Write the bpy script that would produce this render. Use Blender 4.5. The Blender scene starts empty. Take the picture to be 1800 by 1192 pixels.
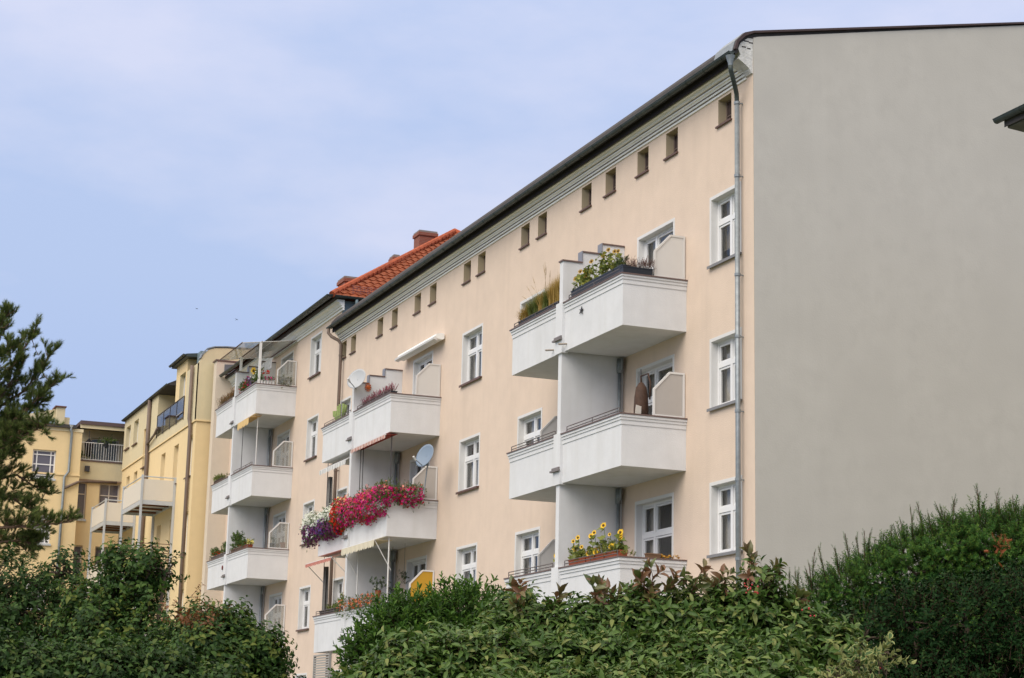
import bpy, math, random
import numpy as np
from mathutils import Vector, Matrix
random.seed(7)
RNG = np.random.default_rng(11)
scene = bpy.context.scene
col = scene.collection

# ------------------------------------------------------------------ camera
CAM = np.array([33.8446, -18.8511, 1.6]); YAW, PIT, ROL = 1.194063, 0.214053, 0.023176; FPX = 3300.0
_f = np.array([-math.sin(YAW)*math.cos(PIT), math.cos(YAW)*math.cos(PIT), math.sin(PIT)])
_r = np.array([math.cos(YAW), math.sin(YAW), 0.0]); _u = np.cross(_r, _f)
_c, _s = math.cos(ROL), math.sin(ROL)
_r, _u = _c*_r + _s*_u, -_s*_r + _c*_u
cd = bpy.data.cameras.new('camera'); cam = bpy.data.objects.new('camera', cd); col.objects.link(cam)
cd.sensor_width = 36; cd.lens = FPX/1800*36; cd.clip_start = 0.1; cd.clip_end = 3000
M = Matrix(((_r[0], _u[0], -_f[0], CAM[0]), (_r[1], _u[1], -_f[1], CAM[1]), (_r[2], _u[2], -_f[2], CAM[2]), (0, 0, 0, 1)))
cam.matrix_world = M
scene.camera = cam

# measuring helpers: a spot seen in the photograph turned into a real 3D point on a known plane / at a known distance
def ray(px, py): return _f*FPX + _r*(px-900) - _u*(py-596)
def by(px, py, Y=0.0): d = ray(px, py); return CAM + d*(Y-CAM[1])/d[1]
def bx(px, py, X): d = ray(px, py); return CAM + d*(X-CAM[0])/d[0]
def bd(px, py, D): return CAM + ray(px, py)/FPX*D

# ------------------------------------------------------------------ world, sun, exposure
SUN_EL, SUN_AZ = math.radians(42), math.radians(-58)       # azimuth measured from +X towards +Y
w = bpy.data.worlds.new('World'); scene.world = w; w.use_nodes = True
nt = w.node_tree; nt.nodes.clear()
def N(nt, t, **k):
    n = nt.nodes.new(t)
    for a, b in k.items():
        if a in n.inputs.keys() if hasattr(n.inputs, 'keys') else False: n.inputs[a].default_value = b
        else: setattr(n, a, b)
    return n
out = N(nt, 'ShaderNodeOutputWorld'); bg = N(nt, 'ShaderNodeBackground')
sky = N(nt, 'ShaderNodeTexSky'); sky.sky_type = 'NISHITA'; sky.sun_disc = False
sky.sun_elevation = SUN_EL; sky.sun_rotation = math.radians(90) - SUN_AZ
sky.air_density = 1.0; sky.dust_density = 1.5; sky.ozone_density = 1.5
tc = N(nt, 'ShaderNodeTexCoord')
mp = N(nt, 'ShaderNodeMapping'); mp.inputs['Scale'].default_value = (1.0, 1.0, 2.6); mp.inputs['Location'].default_value = (3.1, 1.7, 0.4)
n1 = N(nt, 'ShaderNodeTexNoise'); n1.inputs['Scale'].default_value = 3.4; n1.inputs['Detail'].default_value = 7; n1.inputs['Roughness'].default_value = 0.55
nt.links.new(tc.outputs['Generated'], mp.inputs[0]); nt.links.new(mp.outputs[0], n1.inputs['Vector'])
cr = N(nt, 'ShaderNodeValToRGB'); cr.color_ramp.elements[0].position = 0.40; cr.color_ramp.elements[1].position = 0.62
cr.color_ramp.elements[0].color = (0, 0, 0, 1); cr.color_ramp.elements[1].color = (1, 1, 1, 1)
nt.links.new(n1.outputs['Fac'], cr.inputs[0])
# cloud veil: colour depends on height above the horizon
sp = N(nt, 'ShaderNodeSeparateXYZ'); nt.links.new(tc.outputs['Generated'], sp.inputs[0])
zr = N(nt, 'ShaderNodeValToRGB')
e = zr.color_ramp.elements; e[0].position = 0.0; e[0].color = (2.6, 3.55, 5.8, 1)
e[1].position = 0.13; e[1].color = (3.0, 3.85, 6.0, 1)
for p, c_ in ((0.24, (3.5, 4.3, 6.2, 1)), (0.40, (3.7, 4.5, 6.5, 1)), (0.62, (9.5, 9.3, 9.0, 1)), (1.0, (11.5, 11.0, 10.0, 1))):
    q = e.new(p); q.color = c_
nt.links.new(sp.outputs['Z'], zr.inputs[0])
mx = N(nt, 'ShaderNodeMix'); mx.data_type = 'RGBA'
mc = N(nt, 'ShaderNodeMix'); mc.data_type = 'RGBA'; nt.links.new(cr.outputs[0], mc.inputs[0]); nt.links.new(zr.outputs[0], mc.inputs[6])
pale = N(nt, 'ShaderNodeVectorMath'); pale.operation = 'MULTIPLY'; pale.inputs[1].default_value = (1.38, 1.20, 1.06); nt.links.new(zr.outputs[0], pale.inputs[0]); nt.links.new(pale.outputs[0], mc.inputs[7])
mx.inputs[0].default_value = 0.92; nt.links.new(sky.outputs[0], mx.inputs[6]); nt.links.new(mc.outputs[2], mx.inputs[7])
bg.inputs['Strength'].default_value = 0.09
nt.links.new(mx.outputs[2], bg.inputs['Color']); nt.links.new(bg.outputs[0], out.inputs['Surface'])

sl = bpy.data.lights.new('sun', 'SUN'); sl.energy = 1.5; sl.angle = math.radians(50); sl.color = (1.0, 0.93, 0.83)
so = bpy.data.objects.new('sun', sl); col.objects.link(so)
sd = Vector((math.cos(SUN_EL)*math.cos(SUN_AZ), math.cos(SUN_EL)*math.sin(SUN_AZ), math.sin(SUN_EL)))
so.rotation_euler = sd.to_track_quat('Z', 'Y').to_euler(); so.location = (20, -40, 60)
scene.view_settings.view_transform = 'Standard'; scene.view_settings.look = 'None'
scene.view_settings.exposure = 0.66; scene.view_settings.gamma = 1.0
scene.cycles.use_denoising = True
scene.cycles.max_bounces = 6; scene.cycles.transparent_max_bounces = 12

# ------------------------------------------------------------------ materials
MATS = {}
def mat(name, base, rough=0.8, var=0.0, vscale=3.0, bump=0.0, bscale=60.0, metal=0.0, spec=0.3, streak=0.0, streakcol=None, dirt=0.0):
    if name in MATS: return MATS[name]
    m = bpy.data.materials.new(name); m.use_nodes = True; t = m.node_tree; b = t.nodes['Principled BSDF']
    b.inputs['Roughness'].default_value = rough; b.inputs['Metallic'].default_value = metal
    b.inputs['Specular IOR Level'].default_value = spec
    c = (*base, 1)
    b.inputs['Base Color'].default_value = c
    g = N(t, 'ShaderNodeNewGeometry')
    last = None
    if var or streak or dirt:
        no = N(t, 'ShaderNodeTexNoise'); no.inputs['Scale'].default_value = vscale; no.inputs['Detail'].default_value = 6; no.inputs['Roughness'].default_value = 0.6
        t.links.new(g.outputs['Position'], no.inputs['Vector'])
        r = N(t, 'ShaderNodeMapRange'); r.inputs[1].default_value = 0.25; r.inputs[2].default_value = 0.75
        r.inputs[3].default_value = 1-var; r.inputs[4].default_value = 1+var
        t.links.new(no.outputs['Fac'], r.inputs[0])
        h = N(t, 'ShaderNodeVectorMath'); h.operation = 'SCALE'; h.inputs[0].default_value = base
        t.links.new(r.outputs[0], h.inputs['Scale']); last = h.outputs[0]
    if streak:
        mpp = N(t, 'ShaderNodeMapping'); mpp.inputs['Scale'].default_value = (2.6, 2.6, 0.16)
        t.links.new(g.outputs['Position'], mpp.inputs[0])
        n2 = N(t, 'ShaderNodeTexNoise'); n2.inputs['Scale'].default_value = 1.0; n2.inputs['Detail'].default_value = 4
        t.links.new(mpp.outputs[0], n2.inputs['Vector'])
        r2 = N(t, 'ShaderNodeMapRange'); r2.inputs[1].default_value = 0.50; r2.inputs[2].default_value = 0.74; r2.inputs[3].default_value = 0; r2.inputs[4].default_value = streak
        t.links.new(n2.outputs['Fac'], r2.inputs[0])
        mm = N(t, 'ShaderNodeMix'); mm.data_type = 'RGBA'; t.links.new(r2.outputs[0], mm.inputs[0]); t.links.new(last, mm.inputs[6])
        mm.inputs[7].default_value = (*(streakcol or tuple(x*0.6 for x in base)), 1); last = mm.outputs[2]
    if dirt:   # soft blotches of grime
        n3 = N(t, 'ShaderNodeTexNoise'); n3.inputs['Scale'].default_value = 0.55; n3.inputs['Detail'].default_value = 8; n3.inputs['Roughness'].default_value = 0.7
        t.links.new(g.outputs['Position'], n3.inputs['Vector'])
        r3 = N(t, 'ShaderNodeMapRange'); r3.inputs[1].default_value = 0.5; r3.inputs[2].default_value = 0.75; r3.inputs[3].default_value = 0; r3.inputs[4].default_value = dirt
        t.links.new(n3.outputs['Fac'], r3.inputs[0])
        m3 = N(t, 'ShaderNodeMix'); m3.data_type = 'RGBA'; t.links.new(r3.outputs[0], m3.inputs[0]); t.links.new(last, m3.inputs[6])
        m3.inputs[7].default_value = (*[x*0.72 for x in base], 1); last = m3.outputs[2]
    if last: t.links.new(last, b.inputs['Base Color'])
    if bump:
        nb = N(t, 'ShaderNodeTexNoise'); nb.inputs['Scale'].default_value = bscale; nb.inputs['Detail'].default_value = 4
        t.links.new(g.outputs['Position'], nb.inputs['Vector'])
        bp = N(t, 'ShaderNodeBump'); bp.inputs['Strength'].default_value = bump; bp.inputs['Distance'].default_value = 0.02
        t.links.new(nb.outputs['Fac'], bp.inputs['Height']); t.links.new(bp.outputs[0], b.inputs['Normal'])
    MATS[name] = m; return m
def glassmat(name, tint, gloss=0.25, rough=0.02, trans=1.0, haze=0.0):
    if name in MATS: return MATS[name]
    m = bpy.data.materials.new(name); m.use_nodes = True; t = m.node_tree; t.nodes.clear()
    o = N(t, 'ShaderNodeOutputMaterial'); tr = N(t, 'ShaderNodeBsdfTransparent'); tr.inputs[0].default_value = (*tint, 1)
    gl = N(t, 'ShaderNodeBsdfGlossy'); gl.inputs['Roughness'].default_value = rough; gl.inputs[0].default_value = (0.9, 0.92, 0.95, 1)
    lwn = N(t, 'ShaderNodeLayerWeight'); pw = N(t, 'ShaderNodeMath'); pw.operation = 'POWER'; pw.inputs[1].default_value = 4.0; t.links.new(lwn.outputs['Facing'], pw.inputs[0]); lw = N(t, 'ShaderNodeMath'); lw.operation = 'MULTIPLY_ADD'; lw.inputs[1].default_value = 0.5; lw.inputs[2].default_value = 0.03; t.links.new(pw.outputs[0], lw.inputs[0])
    ad = N(t, 'ShaderNodeMath'); ad.operation = 'ADD'; ad.use_clamp = True; ad.inputs[1].default_value = gloss; t.links.new(lw.outputs[0], ad.inputs[0])
    mi = N(t, 'ShaderNodeMixShader'); t.links.new(ad.outputs[0], mi.inputs[0]); t.links.new(tr.outputs[0], mi.inputs[1]); t.links.new(gl.outputs[0], mi.inputs[2])
    last = mi.outputs[0]
    if haze:
        df = N(t, 'ShaderNodeBsdfDiffuse'); df.inputs[0].default_value = (0.6, 0.6, 0.57, 1)
        m2 = N(t, 'ShaderNodeMixShader'); m2.inputs[0].default_value = haze; t.links.new(last, m2.inputs[1]); t.links.new(df.outputs[0], m2.inputs[2]); last = m2.outputs[0]
    t.links.new(last, o.inputs[0]); MATS[name] = m; return m
def leafmat(name, stops, rough=0.45, trans=0.25, spec=0.4):
    """stops: (position, colour) for a per-leaf random value"""
    if name in MATS: return MATS[name]
    m = bpy.data.materials.new(name); m.use_nodes = True; t = m.node_tree; b = t.nodes['Principled BSDF']; o = t.nodes['Material Output']
    a = N(t, 'ShaderNodeAttribute'); a.attribute_name = 'rnd'
    r = N(t, 'ShaderNodeValToRGB'); el = r.color_ramp.elements
    el[0].position = stops[0][0]; el[0].color = (*stops[0][1], 1); el[1].position = stops[-1][0]; el[1].color = (*stops[-1][1], 1)
    for p, c in stops[1:-1]: q = el.new(p); q.color = (*c, 1)
    t.links.new(a.outputs['Fac'], r.inputs[0]); t.links.new(r.outputs[0], b.inputs['Base Color'])
    b.inputs['Roughness'].default_value = rough; b.inputs['Specular IOR Level'].default_value = spec
    tl = N(t, 'ShaderNodeBsdfTranslucent'); t.links.new(r.outputs[0], tl.inputs[0])
    mi = N(t, 'ShaderNodeMixShader'); mi.inputs[0].default_value = trans
    t.links.new(b.outputs[0], mi.inputs[1]); t.links.new(tl.outputs[0], mi.inputs[2]); t.links.new(mi.outputs[0], o.inputs[0])
    MATS[name] = m; return m

PEACH = mat('peach_render', (0.715, 0.58, 0.47), 0.9, var=0.05, vscale=1.7, bump=0.4, bscale=45, streak=0.26, streakcol=(0.59, 0.475, 0.385), dirt=0.22)
PINKISH = mat('pink_render', (0.66, 0.575, 0.47), 0.9, var=0.03, bump=0.3, bscale=45)
GABLE = mat('gable_render', (0.505, 0.49, 0.452), 0.9, var=0.055, vscale=2.2, bump=0.15, bscale=30, streak=0.12, streakcol=(0.60, 0.585, 0.54), dirt=0.30)
WHITEW = mat('balcony_render', (0.70, 0.71, 0.725), 0.85, var=0.045, vscale=2.5, bump=0.25, bscale=50, streak=0.26, streakcol=(0.52, 0.51, 0.475), dirt=0.30)
CREAMW = mat('cornice_white', (0.88, 0.88, 0.85), 0.8, var=0.04, vscale=4, streak=0.1, streakcol=(0.55, 0.54, 0.5))
WHITE = mat('white_paint', (0.70, 0.695, 0.68), 0.5, var=0.02)
PVC = mat('white_frame', (0.80, 0.80, 0.80), 0.3, spec=0.5)
BROWNSILL = mat('brown_sill', (0.13, 0.075, 0.06), 0.5, var=0.1)
BROWNCAP = mat('brown_cap', (0.16, 0.11, 0.10), 0.5, var=0.15)
GREYSILL = mat('grey_sill', (0.22, 0.22, 0.23), 0.45, var=0.1)
ZINC = mat('zinc', (0.25, 0.28, 0.30), 0.45, var=0.22, vscale=9, metal=0.4)
ZINCD = mat('zinc_dark', (0.06, 0.075, 0.072), 0.5, var=0.25, vscale=5, metal=0.3)
ZINCB = mat('zinc_blue', (0.20, 0.27, 0.30), 0.5, var=0.15, vscale=4, metal=0.2)
BROWNPIPE = mat('brown_pipe', (0.17, 0.125, 0.10), 0.5, var=0.1)
FELT = mat('roof_felt', (0.06, 0.055, 0.055), 0.9, var=0.2)
SOFFIT = mat('soffit_board', (0.05, 0.042, 0.045), 0.8, var=0.2)
DARKMETAL = mat('dark_metal', (0.055, 0.05, 0.055), 0.45, spec=0.4)
RAILM = mat('rail_metal', (0.13, 0.11, 0.11), 0.45, var=0.2)
GALV = mat('galvanised', (0.52, 0.55, 0.58), 0.45, var=0.05, metal=0.2)
ROOM = mat('room_wall', (0.30, 0.27, 0.23), 0.9)
CURT = mat('curtain', (0.62, 0.59, 0.54), 0.95, var=0.12, vscale=14)
CURTD = mat('curtain_tan', (0.30, 0.25, 0.17), 0.9, var=0.1, vscale=14)
YEL = mat('yellow_render', (0.80, 0.62, 0.35), 0.9, var=0.03, bump=0.3, bscale=45, streak=0.1, streakcol=(0.64, 0.5, 0.28), dirt=0.12)
YELPALE = mat('pale_yellow_render', (0.66, 0.57, 0.37), 0.9, var=0.04, bump=0.3, bscale=45, streak=0.18, streakcol=(0.5, 0.46, 0.34), dirt=0.2)
CREAMP = mat('cream_panel', (0.70, 0.65, 0.57), 0.45, var=0.02)
BEIGEP = mat('beige_panel', (0.66, 0.645, 0.62), 0.6, var=0.02)
SCREENG = mat('smoked_panel', (0.45, 0.425, 0.40), 0.35, var=0.05, vscale=2)
OCHRE = mat('ochre_panel', (0.52, 0.30, 0.03), 0.6)
ATTICREV = mat('attic_reveal', (0.50, 0.42, 0.29), 0.9, var=0.04)
ATTICP = mat('attic_pane', (0.07, 0.05, 0.05), 0.15, spec=0.6)
GLASS = glassmat('window_glass', (0.86, 0.86, 0.85), 0.0)
CLEARG = glassmat('clear_glass', (0.80, 0.82, 0.80), 0.08, haze=0.16)
BLACKP = mat('black_planter', (0.03, 0.035, 0.045), 0.4)
TERRA = mat('terracotta', (0.38, 0.10, 0.05), 0.7, var=0.1)
WOODP = mat('wood_planter', (0.20, 0.12, 0.07), 0.7, var=0.15)
SOIL = mat('soil', (0.05, 0.035, 0.025), 1.0, var=0.3, vscale=30)
BARK = mat('bark', (0.10, 0.075, 0.055), 0.95, var=0.25, vscale=20, bump=0.6, bscale=40)
BARKP = mat('pine_bark', (0.16, 0.10, 0.07), 0.95, var=0.25, vscale=20, bump=0.6, bscale=40)
BRICK = None

# ------------------------------------------------------------------ mesh builder
class MB:
    def __init__(s): s.v = []; s.f = []
    def add(s, vs, fs):
        b = len(s.v); s.v += [tuple(float(k) for k in p) for p in vs]; s.f += [tuple(b+i for i in q) for q in fs]; return s
    def box(s, x0, x1, y0, y1, z0, z1):
        if x0 > x1: x0, x1 = x1, x0
        if y0 > y1: y0, y1 = y1, y0
        if z0 > z1: z0, z1 = z1, z0
        return s.add([(x0,y0,z0),(x1,y0,z0),(x1,y1,z0),(x0,y1,z0),(x0,y0,z1),(x1,y0,z1),(x1,y1,z1),(x0,y1,z1)],
                     [(0,3,2,1),(4,5,6,7),(0,1,5,4),(1,2,6,5),(2,3,7,6),(3,0,4,7)])
    def quad(s, a, b, c, d): return s.add([a,b,c,d], [(0,1,2,3)])
    def prism_x(s, poly, x0, x1):            # poly = list of (y, z)
        n = len(poly); vs = [(x0,y,z) for y,z in poly]+[(x1,y,z) for y,z in poly]
        fs = [tuple(range(n))[::-1], tuple(range(n, 2*n))]+[(i,(i+1)%n,n+(i+1)%n,n+i) for i in range(n)]
        return s.add(vs, fs)
    def prism_y(s, poly, y0, y1):            # poly = list of (x, z)
        n = len(poly); vs = [(x,y0,z) for x,z in poly]+[(x,y1,z) for x,z in poly]
        fs = [tuple(range(n)), tuple(range(n, 2*n))[::-1]]+[(i,n+i,n+(i+1)%n,(i+1)%n) for i in range(n)]
        return s.add(vs, fs)
    def tube(s, pts, r, n=8, r2=None, caps=True):
        pts = [Vector([float(k) for k in p]) for p in pts]; m = len(pts); rings = []
        r2 = r if r2 is None else r2
        prev = None
        for i, p in enumerate(pts):
            d = (pts[min(i+1, m-1)]-pts[max(i-1, 0)]).normalized()
            a = d.orthogonal().normalized() if prev is None else (prev - d*prev.dot(d)).normalized()
            prev = a; b = d.cross(a); rr = r+(r2-r)*i/max(1, m-1)
            rings.append([p+(a*math.cos(2*math.pi*k/n)+b*math.sin(2*math.pi*k/n))*rr for k in range(n)])
        vs = [q for ring in rings for q in ring]
        fs = [(i*n+k, i*n+(k+1)%n, (i+1)*n+(k+1)%n, (i+1)*n+k) for i in range(m-1) for k in range(n)]
        if caps: fs += [tuple(range(n))[::-1], tuple(range((m-1)*n, m*n))]
        return s.add(vs, fs)
    def lathe(s, c, prof, n=16, axis=(0,0,1)):      # prof = (radius, along)
        ax = Vector(axis).normalized(); a = ax.orthogonal().normalized(); b = ax.cross(a); c = Vector([float(k) for k in c])
        vs = [c+ax*h+(a*math.cos(2*math.pi*k/n)+b*math.sin(2*math.pi*k/n))*r for r, h in prof for k in range(n)]
        m = len(prof)
        fs = [(i*n+k, i*n+(k+1)%n, (i+1)*n+(k+1)%n, (i+1)*n+k) for i in range(m-1) for k in range(n)]
        return s.add(vs, fs)
    def ell(s, c, r, n=8, m=6):
        return s.lathe(c, [(max(1e-4, r[0]*math.sin(math.pi*i/m)), -r[1]*math.cos(math.pi*i/m)) for i in range(m+1)], n)
    def build(s, name, m, parent=None, smooth=False, local=None):
        me = bpy.data.meshes.new(name); me.from_pydata(s.v, [], s.f); me.validate(); me.update()
        if smooth:
            for p in me.polygons: p.use_smooth = True
        o = bpy.data.objects.new(name, me); me.materials.append(m); col.objects.link(o)
        attach(o, parent); return o
def attach(o, parent):
    if parent is not None:
        o.parent = parent
        if parent.type == 'EMPTY': o.matrix_parent_inverse = Matrix.Translation(-Vector(parent.location))
    return o
def tag(o, label, cat, group=None):
    o['label'] = label; o['category'] = cat
    if group: o['group'] = group
    return o
def thing(name, label, cat, loc, group=None):
    o = bpy.data.objects.new(name, None); o.location = Vector([float(k) for k in loc]); o.empty_display_size = 0.2; col.objects.link(o)
    return tag(o, label, cat, group)
def struct(o, k='structure'): o['kind'] = k; return o
def box(name, m, parent, *a): return MB().box(*a).build(name, m, parent)

def wall_grid(mb, axis, c, u0, u1, z0, z1, holes, flip=False):
    """a flat wall sheet with rectangular openings; axis 'y' -> wall at y=c running in x; axis 'x' -> at x=c running in y"""
    us = sorted({u0, u1, *[h[0] for h in holes], *[h[1] for h in holes]}); zs = sorted({z0, z1, *[h[2] for h in holes], *[h[3] for h in holes]})
    us = [u for u in us if u0 <= u <= u1]; zs = [z for z in zs if z0 <= z <= z1]
    P = (lambda u, z: (u, c, z)) if axis == 'y' else (lambda u, z: (c, u, z))
    for i in range(len(us)-1):
        for j in range(len(zs)-1):
            um, zm = (us[i]+us[i+1])/2, (zs[j]+zs[j+1])/2
            if any(h[0] < um < h[1] and h[2] < zm < h[3] for h in holes): continue
            q = [P(us[i],zs[j]), P(us[i+1],zs[j]), P(us[i+1],zs[j+1]), P(us[i],zs[j+1])]
            mb.quad(*(q[::-1] if flip else q))
def frame_boxes(mb, x0, x1, z0, z1, t, y0, y1):
    mb.box(x0, x1, y0, y1, z0, z0+t); mb.box(x0, x1, y0, y1, z1-t, z1)
    mb.box(x0, x0+t, y0, y1, z0+t, z1-t); mb.box(x1-t, x1, y0, y1, z0+t, z1-t)

def window(parent, x0, x1, z0, z1, yf=0.0, kind='std', sillm=None, curtain=None, surround=0.075, depth=0.15, revm=None, frm=None, name='window', split=None, transom=0.36):
    """opening x0..x1, z0..z1 (clear hole) in a wall facing -Y at y=yf"""
    frm = frm or PVC; revm = revm or WHITE
    fr = MB(); ya, yb = yf+depth, yf+depth+0.07
    frame_boxes(fr, x0+.004, x1-.004, z0+.004, z1-.004, 0.06, ya, yb)
    xs = [x0+0.064]; W = x1-x0
    sp = split if split is not None else [0.5]
    ht = z1-(z1-z0)*transom if transom else None
    for s_ in sp:
        xm = x0+W*s_; fr.box(xm-0.045, xm+0.045, ya-0.01, yb-.002, z0+.064, z1-.064)
    edges = [x0+.064]+[x0+W*s_ for s_ in sp]+[x1-.064]
    if ht:
        for a, b in zip(edges[:-1], edges[1:]):
            a2 = a+(0.045 if a != edges[0] else 0); b2 = b-(0.045 if b != edges[-1] else 0)
            fr.box(a2, b2, ya-0.008, yb-.002, ht-0.05, ht+0.05)
    o = fr.build(name, frm, parent)
    # sashes
    sa = MB()
    for a, b in zip(edges[:-1], edges[1:]):
        a2 = a+(0.045 if a != edges[0] else 0); b2 = b-(0.045 if b != edges[-1] else 0)
        for c0, c1 in (((z0+.064, ht-.05), (ht+.05, z1-.064)) if ht else ((z0+.064, z1-.064),)):
            frame_boxes(sa, a2+.006, b2-.006, c0+.006, c1-.006, 0.045, ya+0.012, yb-0.01)
    sa.build('sash', frm, o)
    MB().box(x0+.06, x1-.06, ya+.035, ya+.039, z0+.06, z1-.06).build('pane', GLASS, o)
    sr = MB()
    if surround:
        s_ = surround; yo = yf-0.012
        sr.box(x0-s_, x1+s_, yo, yf+.002, z1, z1+s_); sr.box(x0-s_, x0, yo, yf+.002, z0, z1); sr.box(x1, x1+s_, yo, yf+.002, z0, z1)
    # reveal lining
    sr.box(x0, x0+.004, yf, ya+.03, z0, z1-.004); sr.box(x1-.004, x1, yf, ya+.03, z0, z1-.004); sr.box(x0, x1, yf, ya+.03, z1-.004, z1)
    sr.build('surround', revm, o)
    si = MB(); si.box(x0-(surround or .04)-.01, x1+(surround or .04)+.01, yf-0.075, ya+.01, z0-0.035, z0+.002)
    si.box(x0-(surround or .04)-.01, x1+(surround or .04)+.01, yf-0.077, yf-.065, z0-0.06, z0+.003)
    si.build('sill', sillm or GREYSILL, o)
    c = curtain
    if c is None: c = random.choice(['two', 'net', 'net', 'half', 'tan'])
    if c != 'none':
        cm = MB(); cmx = CURTD if c == 'tan' else CURT
        def drape(a, b, za, zb):
            n = max(6, int((b-a)/0.04)); v = []; f = []
            for i in range(n+1):
                x = a+(b-a)*i/n; y = yb+0.12+0.025*math.sin(i*1.9)+0.01*math.sin(i*0.7)
                v += [(x, y, za), (x, y, zb)]
            f = [(2*i, 2*i+2, 2*i+3, 2*i+1) for i in range(n)]
            cm.add(v, f)
        if c == 'two': drape(x0-.05, x0+W*random.uniform(.2,.4), z0, z1); drape(x1-W*random.uniform(.18,.35), x1+.05, z0, z1)
        elif c == 'net': drape(x0-.05, x1+.05, z0, z1)
        elif c == 'half': drape(x0-.05, x1+.05, z0, z0+(z1-z0)*random.uniform(.4,.6))
        elif c == 'tan': drape(x0-.05, x1+.05, z0+(z1-z0)*random.uniform(.2,.4), z1)
        if c != 'net':
            n_ = 10; cm.add([(x0-.05+(W+.1)*i/n_, yb+.30+.01*math.sin(i*2.3), z) for i in range(n_+1) for z in (z0-.02, z1+.02)], [(2*i, 2*i+2, 2*i+3, 2*i+1) for i in range(n_)]) if random.random() < .75 else None
        cm.build('curtain', cmx, o)
    return o

# ------------------------------------------------------------------ ground
gm = mat('lawn', (0.10, 0.115, 0.06), 1.0, var=0.3, vscale=2, bump=0.6, bscale=25)
struct(MB().quad((-600,-600,0),(600,-600,0),(600,600,0),(-600,600,0)).build('ground', gm))
struct(MB().box(-50, 30, -5.0, -.3, 0.0, 0.03).build('path', mat('paving', (0.15, 0.145, 0.13), 0.9, var=0.15, vscale=6)))

# ================================================================== MAIN APARTMENT HOUSE (peach)
FL = {'0': dict(bb=14.06, bm=15.00, cap=15.24, wt=16.85, wb=15.22),
      'A': dict(bb=10.84, bm=11.79, cap=12.03, wt=13.67, wb=12.03),
      'B': dict(bb=7.68, bm=8.60, cap=8.85, wt=10.44, wb=8.83),
      'C': dict(bb=4.50, bm=5.44, cap=5.70, wt=7.27, wb=5.65),
      'D': dict(bb=1.3, bm=2.2, cap=2.5, wt=4.08, wb=2.45)}
XE, ZE = -30.72, 15.95
main = thing('apartment_house', 'long peach rendered apartment house with grey gable wall and white balconies', 'building', (-15, 6, 0))
S_ = 0.075
cols = [(-1.97, -0.56), (-13.2, -11.5), (-17.80, -16.12), (-30.42, -29.15)]
holes = []
stdw = []
for ci, (a, b) in enumerate(cols):
    for L in 'ABCD': h = (a+S_-.02, b-S_+.02, FL[L]['wb']+.05, FL[L]['wt']-S_); holes.append(h); stdw.append((h, ci, L))
doors = []
for a, b in ((-5.72, -3.72), (-9.35, -7.35), (-22.35, -20.45), (-26.4, -24.5)):
    for L in 'ABCD': h = (a+S_, b-S_, FL[L]['bb']+.2 if L != 'D' else 1.5, FL[L]['wt']-S_); holes.append(h); doors.append((h, L))
atticx = [-1.6, -4.21, -5.77, -7.63, -9.11, -12.06, -13.29, -16.69, -17.9, -20.97, -22.46, -24.81, -26.38, -29.47, -30.35]
attic = [(x, x+0.62 if x > -30 else x+.58, 15.22, 15.84) for x in atticx]
attic[-2] = (-29.47, -28.87, 15.22, 15.84); attic[-1] = (-30.6, -30.02, 15.22, 15.84)
holes += attic
DEEP = 14.0
wb = MB(); wall_grid(wb, 'y', 0.0, XE, 0.0, 0.0, 16.3, holes)
wb.quad((XE,0,0),(XE,DEEP,0),(XE,DEEP,16.3),(XE,0,16.3))
wb.quad((0,DEEP,0),(XE,DEEP,0),(XE,DEEP,16.9),(0,DEEP,16.9))
wb.build('wall', PEACH, main)
MB().quad((XE+.1,1.3,0),(-.1,1.3,0),(-.1,1.3,15.1),(XE+.1,1.3,15.1)).build('inner_wall', ROOM, main)
# gable wall: grey insulated slab
gz = lambda y: 16.80+(y-.12)*0.2077
gpoly = [(0.005, 0.0), (DEEP-.01, 0.0), (DEEP-.01, 17.0), (8.2, gz(8.2)), (0.12, gz(.12)), (0.005, 16.76)]
MB().prism_x(gpoly, -0.25, 0.012).build('gable_wall', GABLE, main)
# roof
rp = [(-0.42, 16.33), (-0.47, 16.40), (-0.40, 16.60), (-0.22, 16.80), (0.0, 16.88), (8.2, gz(8.2)+.07), (14.4, 17.1), (14.4, 16.95), (8.2, gz(8.2)-.08), (0.0, 16.74), (-.2, 16.5)]
roof = MB().prism_x(rp, XE+.02, -0.02).build('roof', FELT, main)
vp = [(-0.48, 16.42), (-0.42, 16.63), (-0.23, 16.83), (0.0, 16.91), (8.2, gz(8.2)+.06), (8.2, gz(8.2)+.02), (0.0, 16.86), (-0.2, 16.76), (-0.38, 16.58), (-0.42, 16.42)]
MB().prism_x(vp, -0.02, 0.06).build('verge_flashing', mat('verge_red', (0.06, 0.04, 0.04), 0.6, var=0.2), main)
MB().prism_x([(-0.5,16.40),(-0.43,16.64),(-0.23,16.845),(-.02,16.92),(-.02,16.88),(-0.22,16.80),(-0.4,16.6),(-.46,16.40)], -.9, -0.03).build('eave_flashing', ZINC, main)
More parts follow.
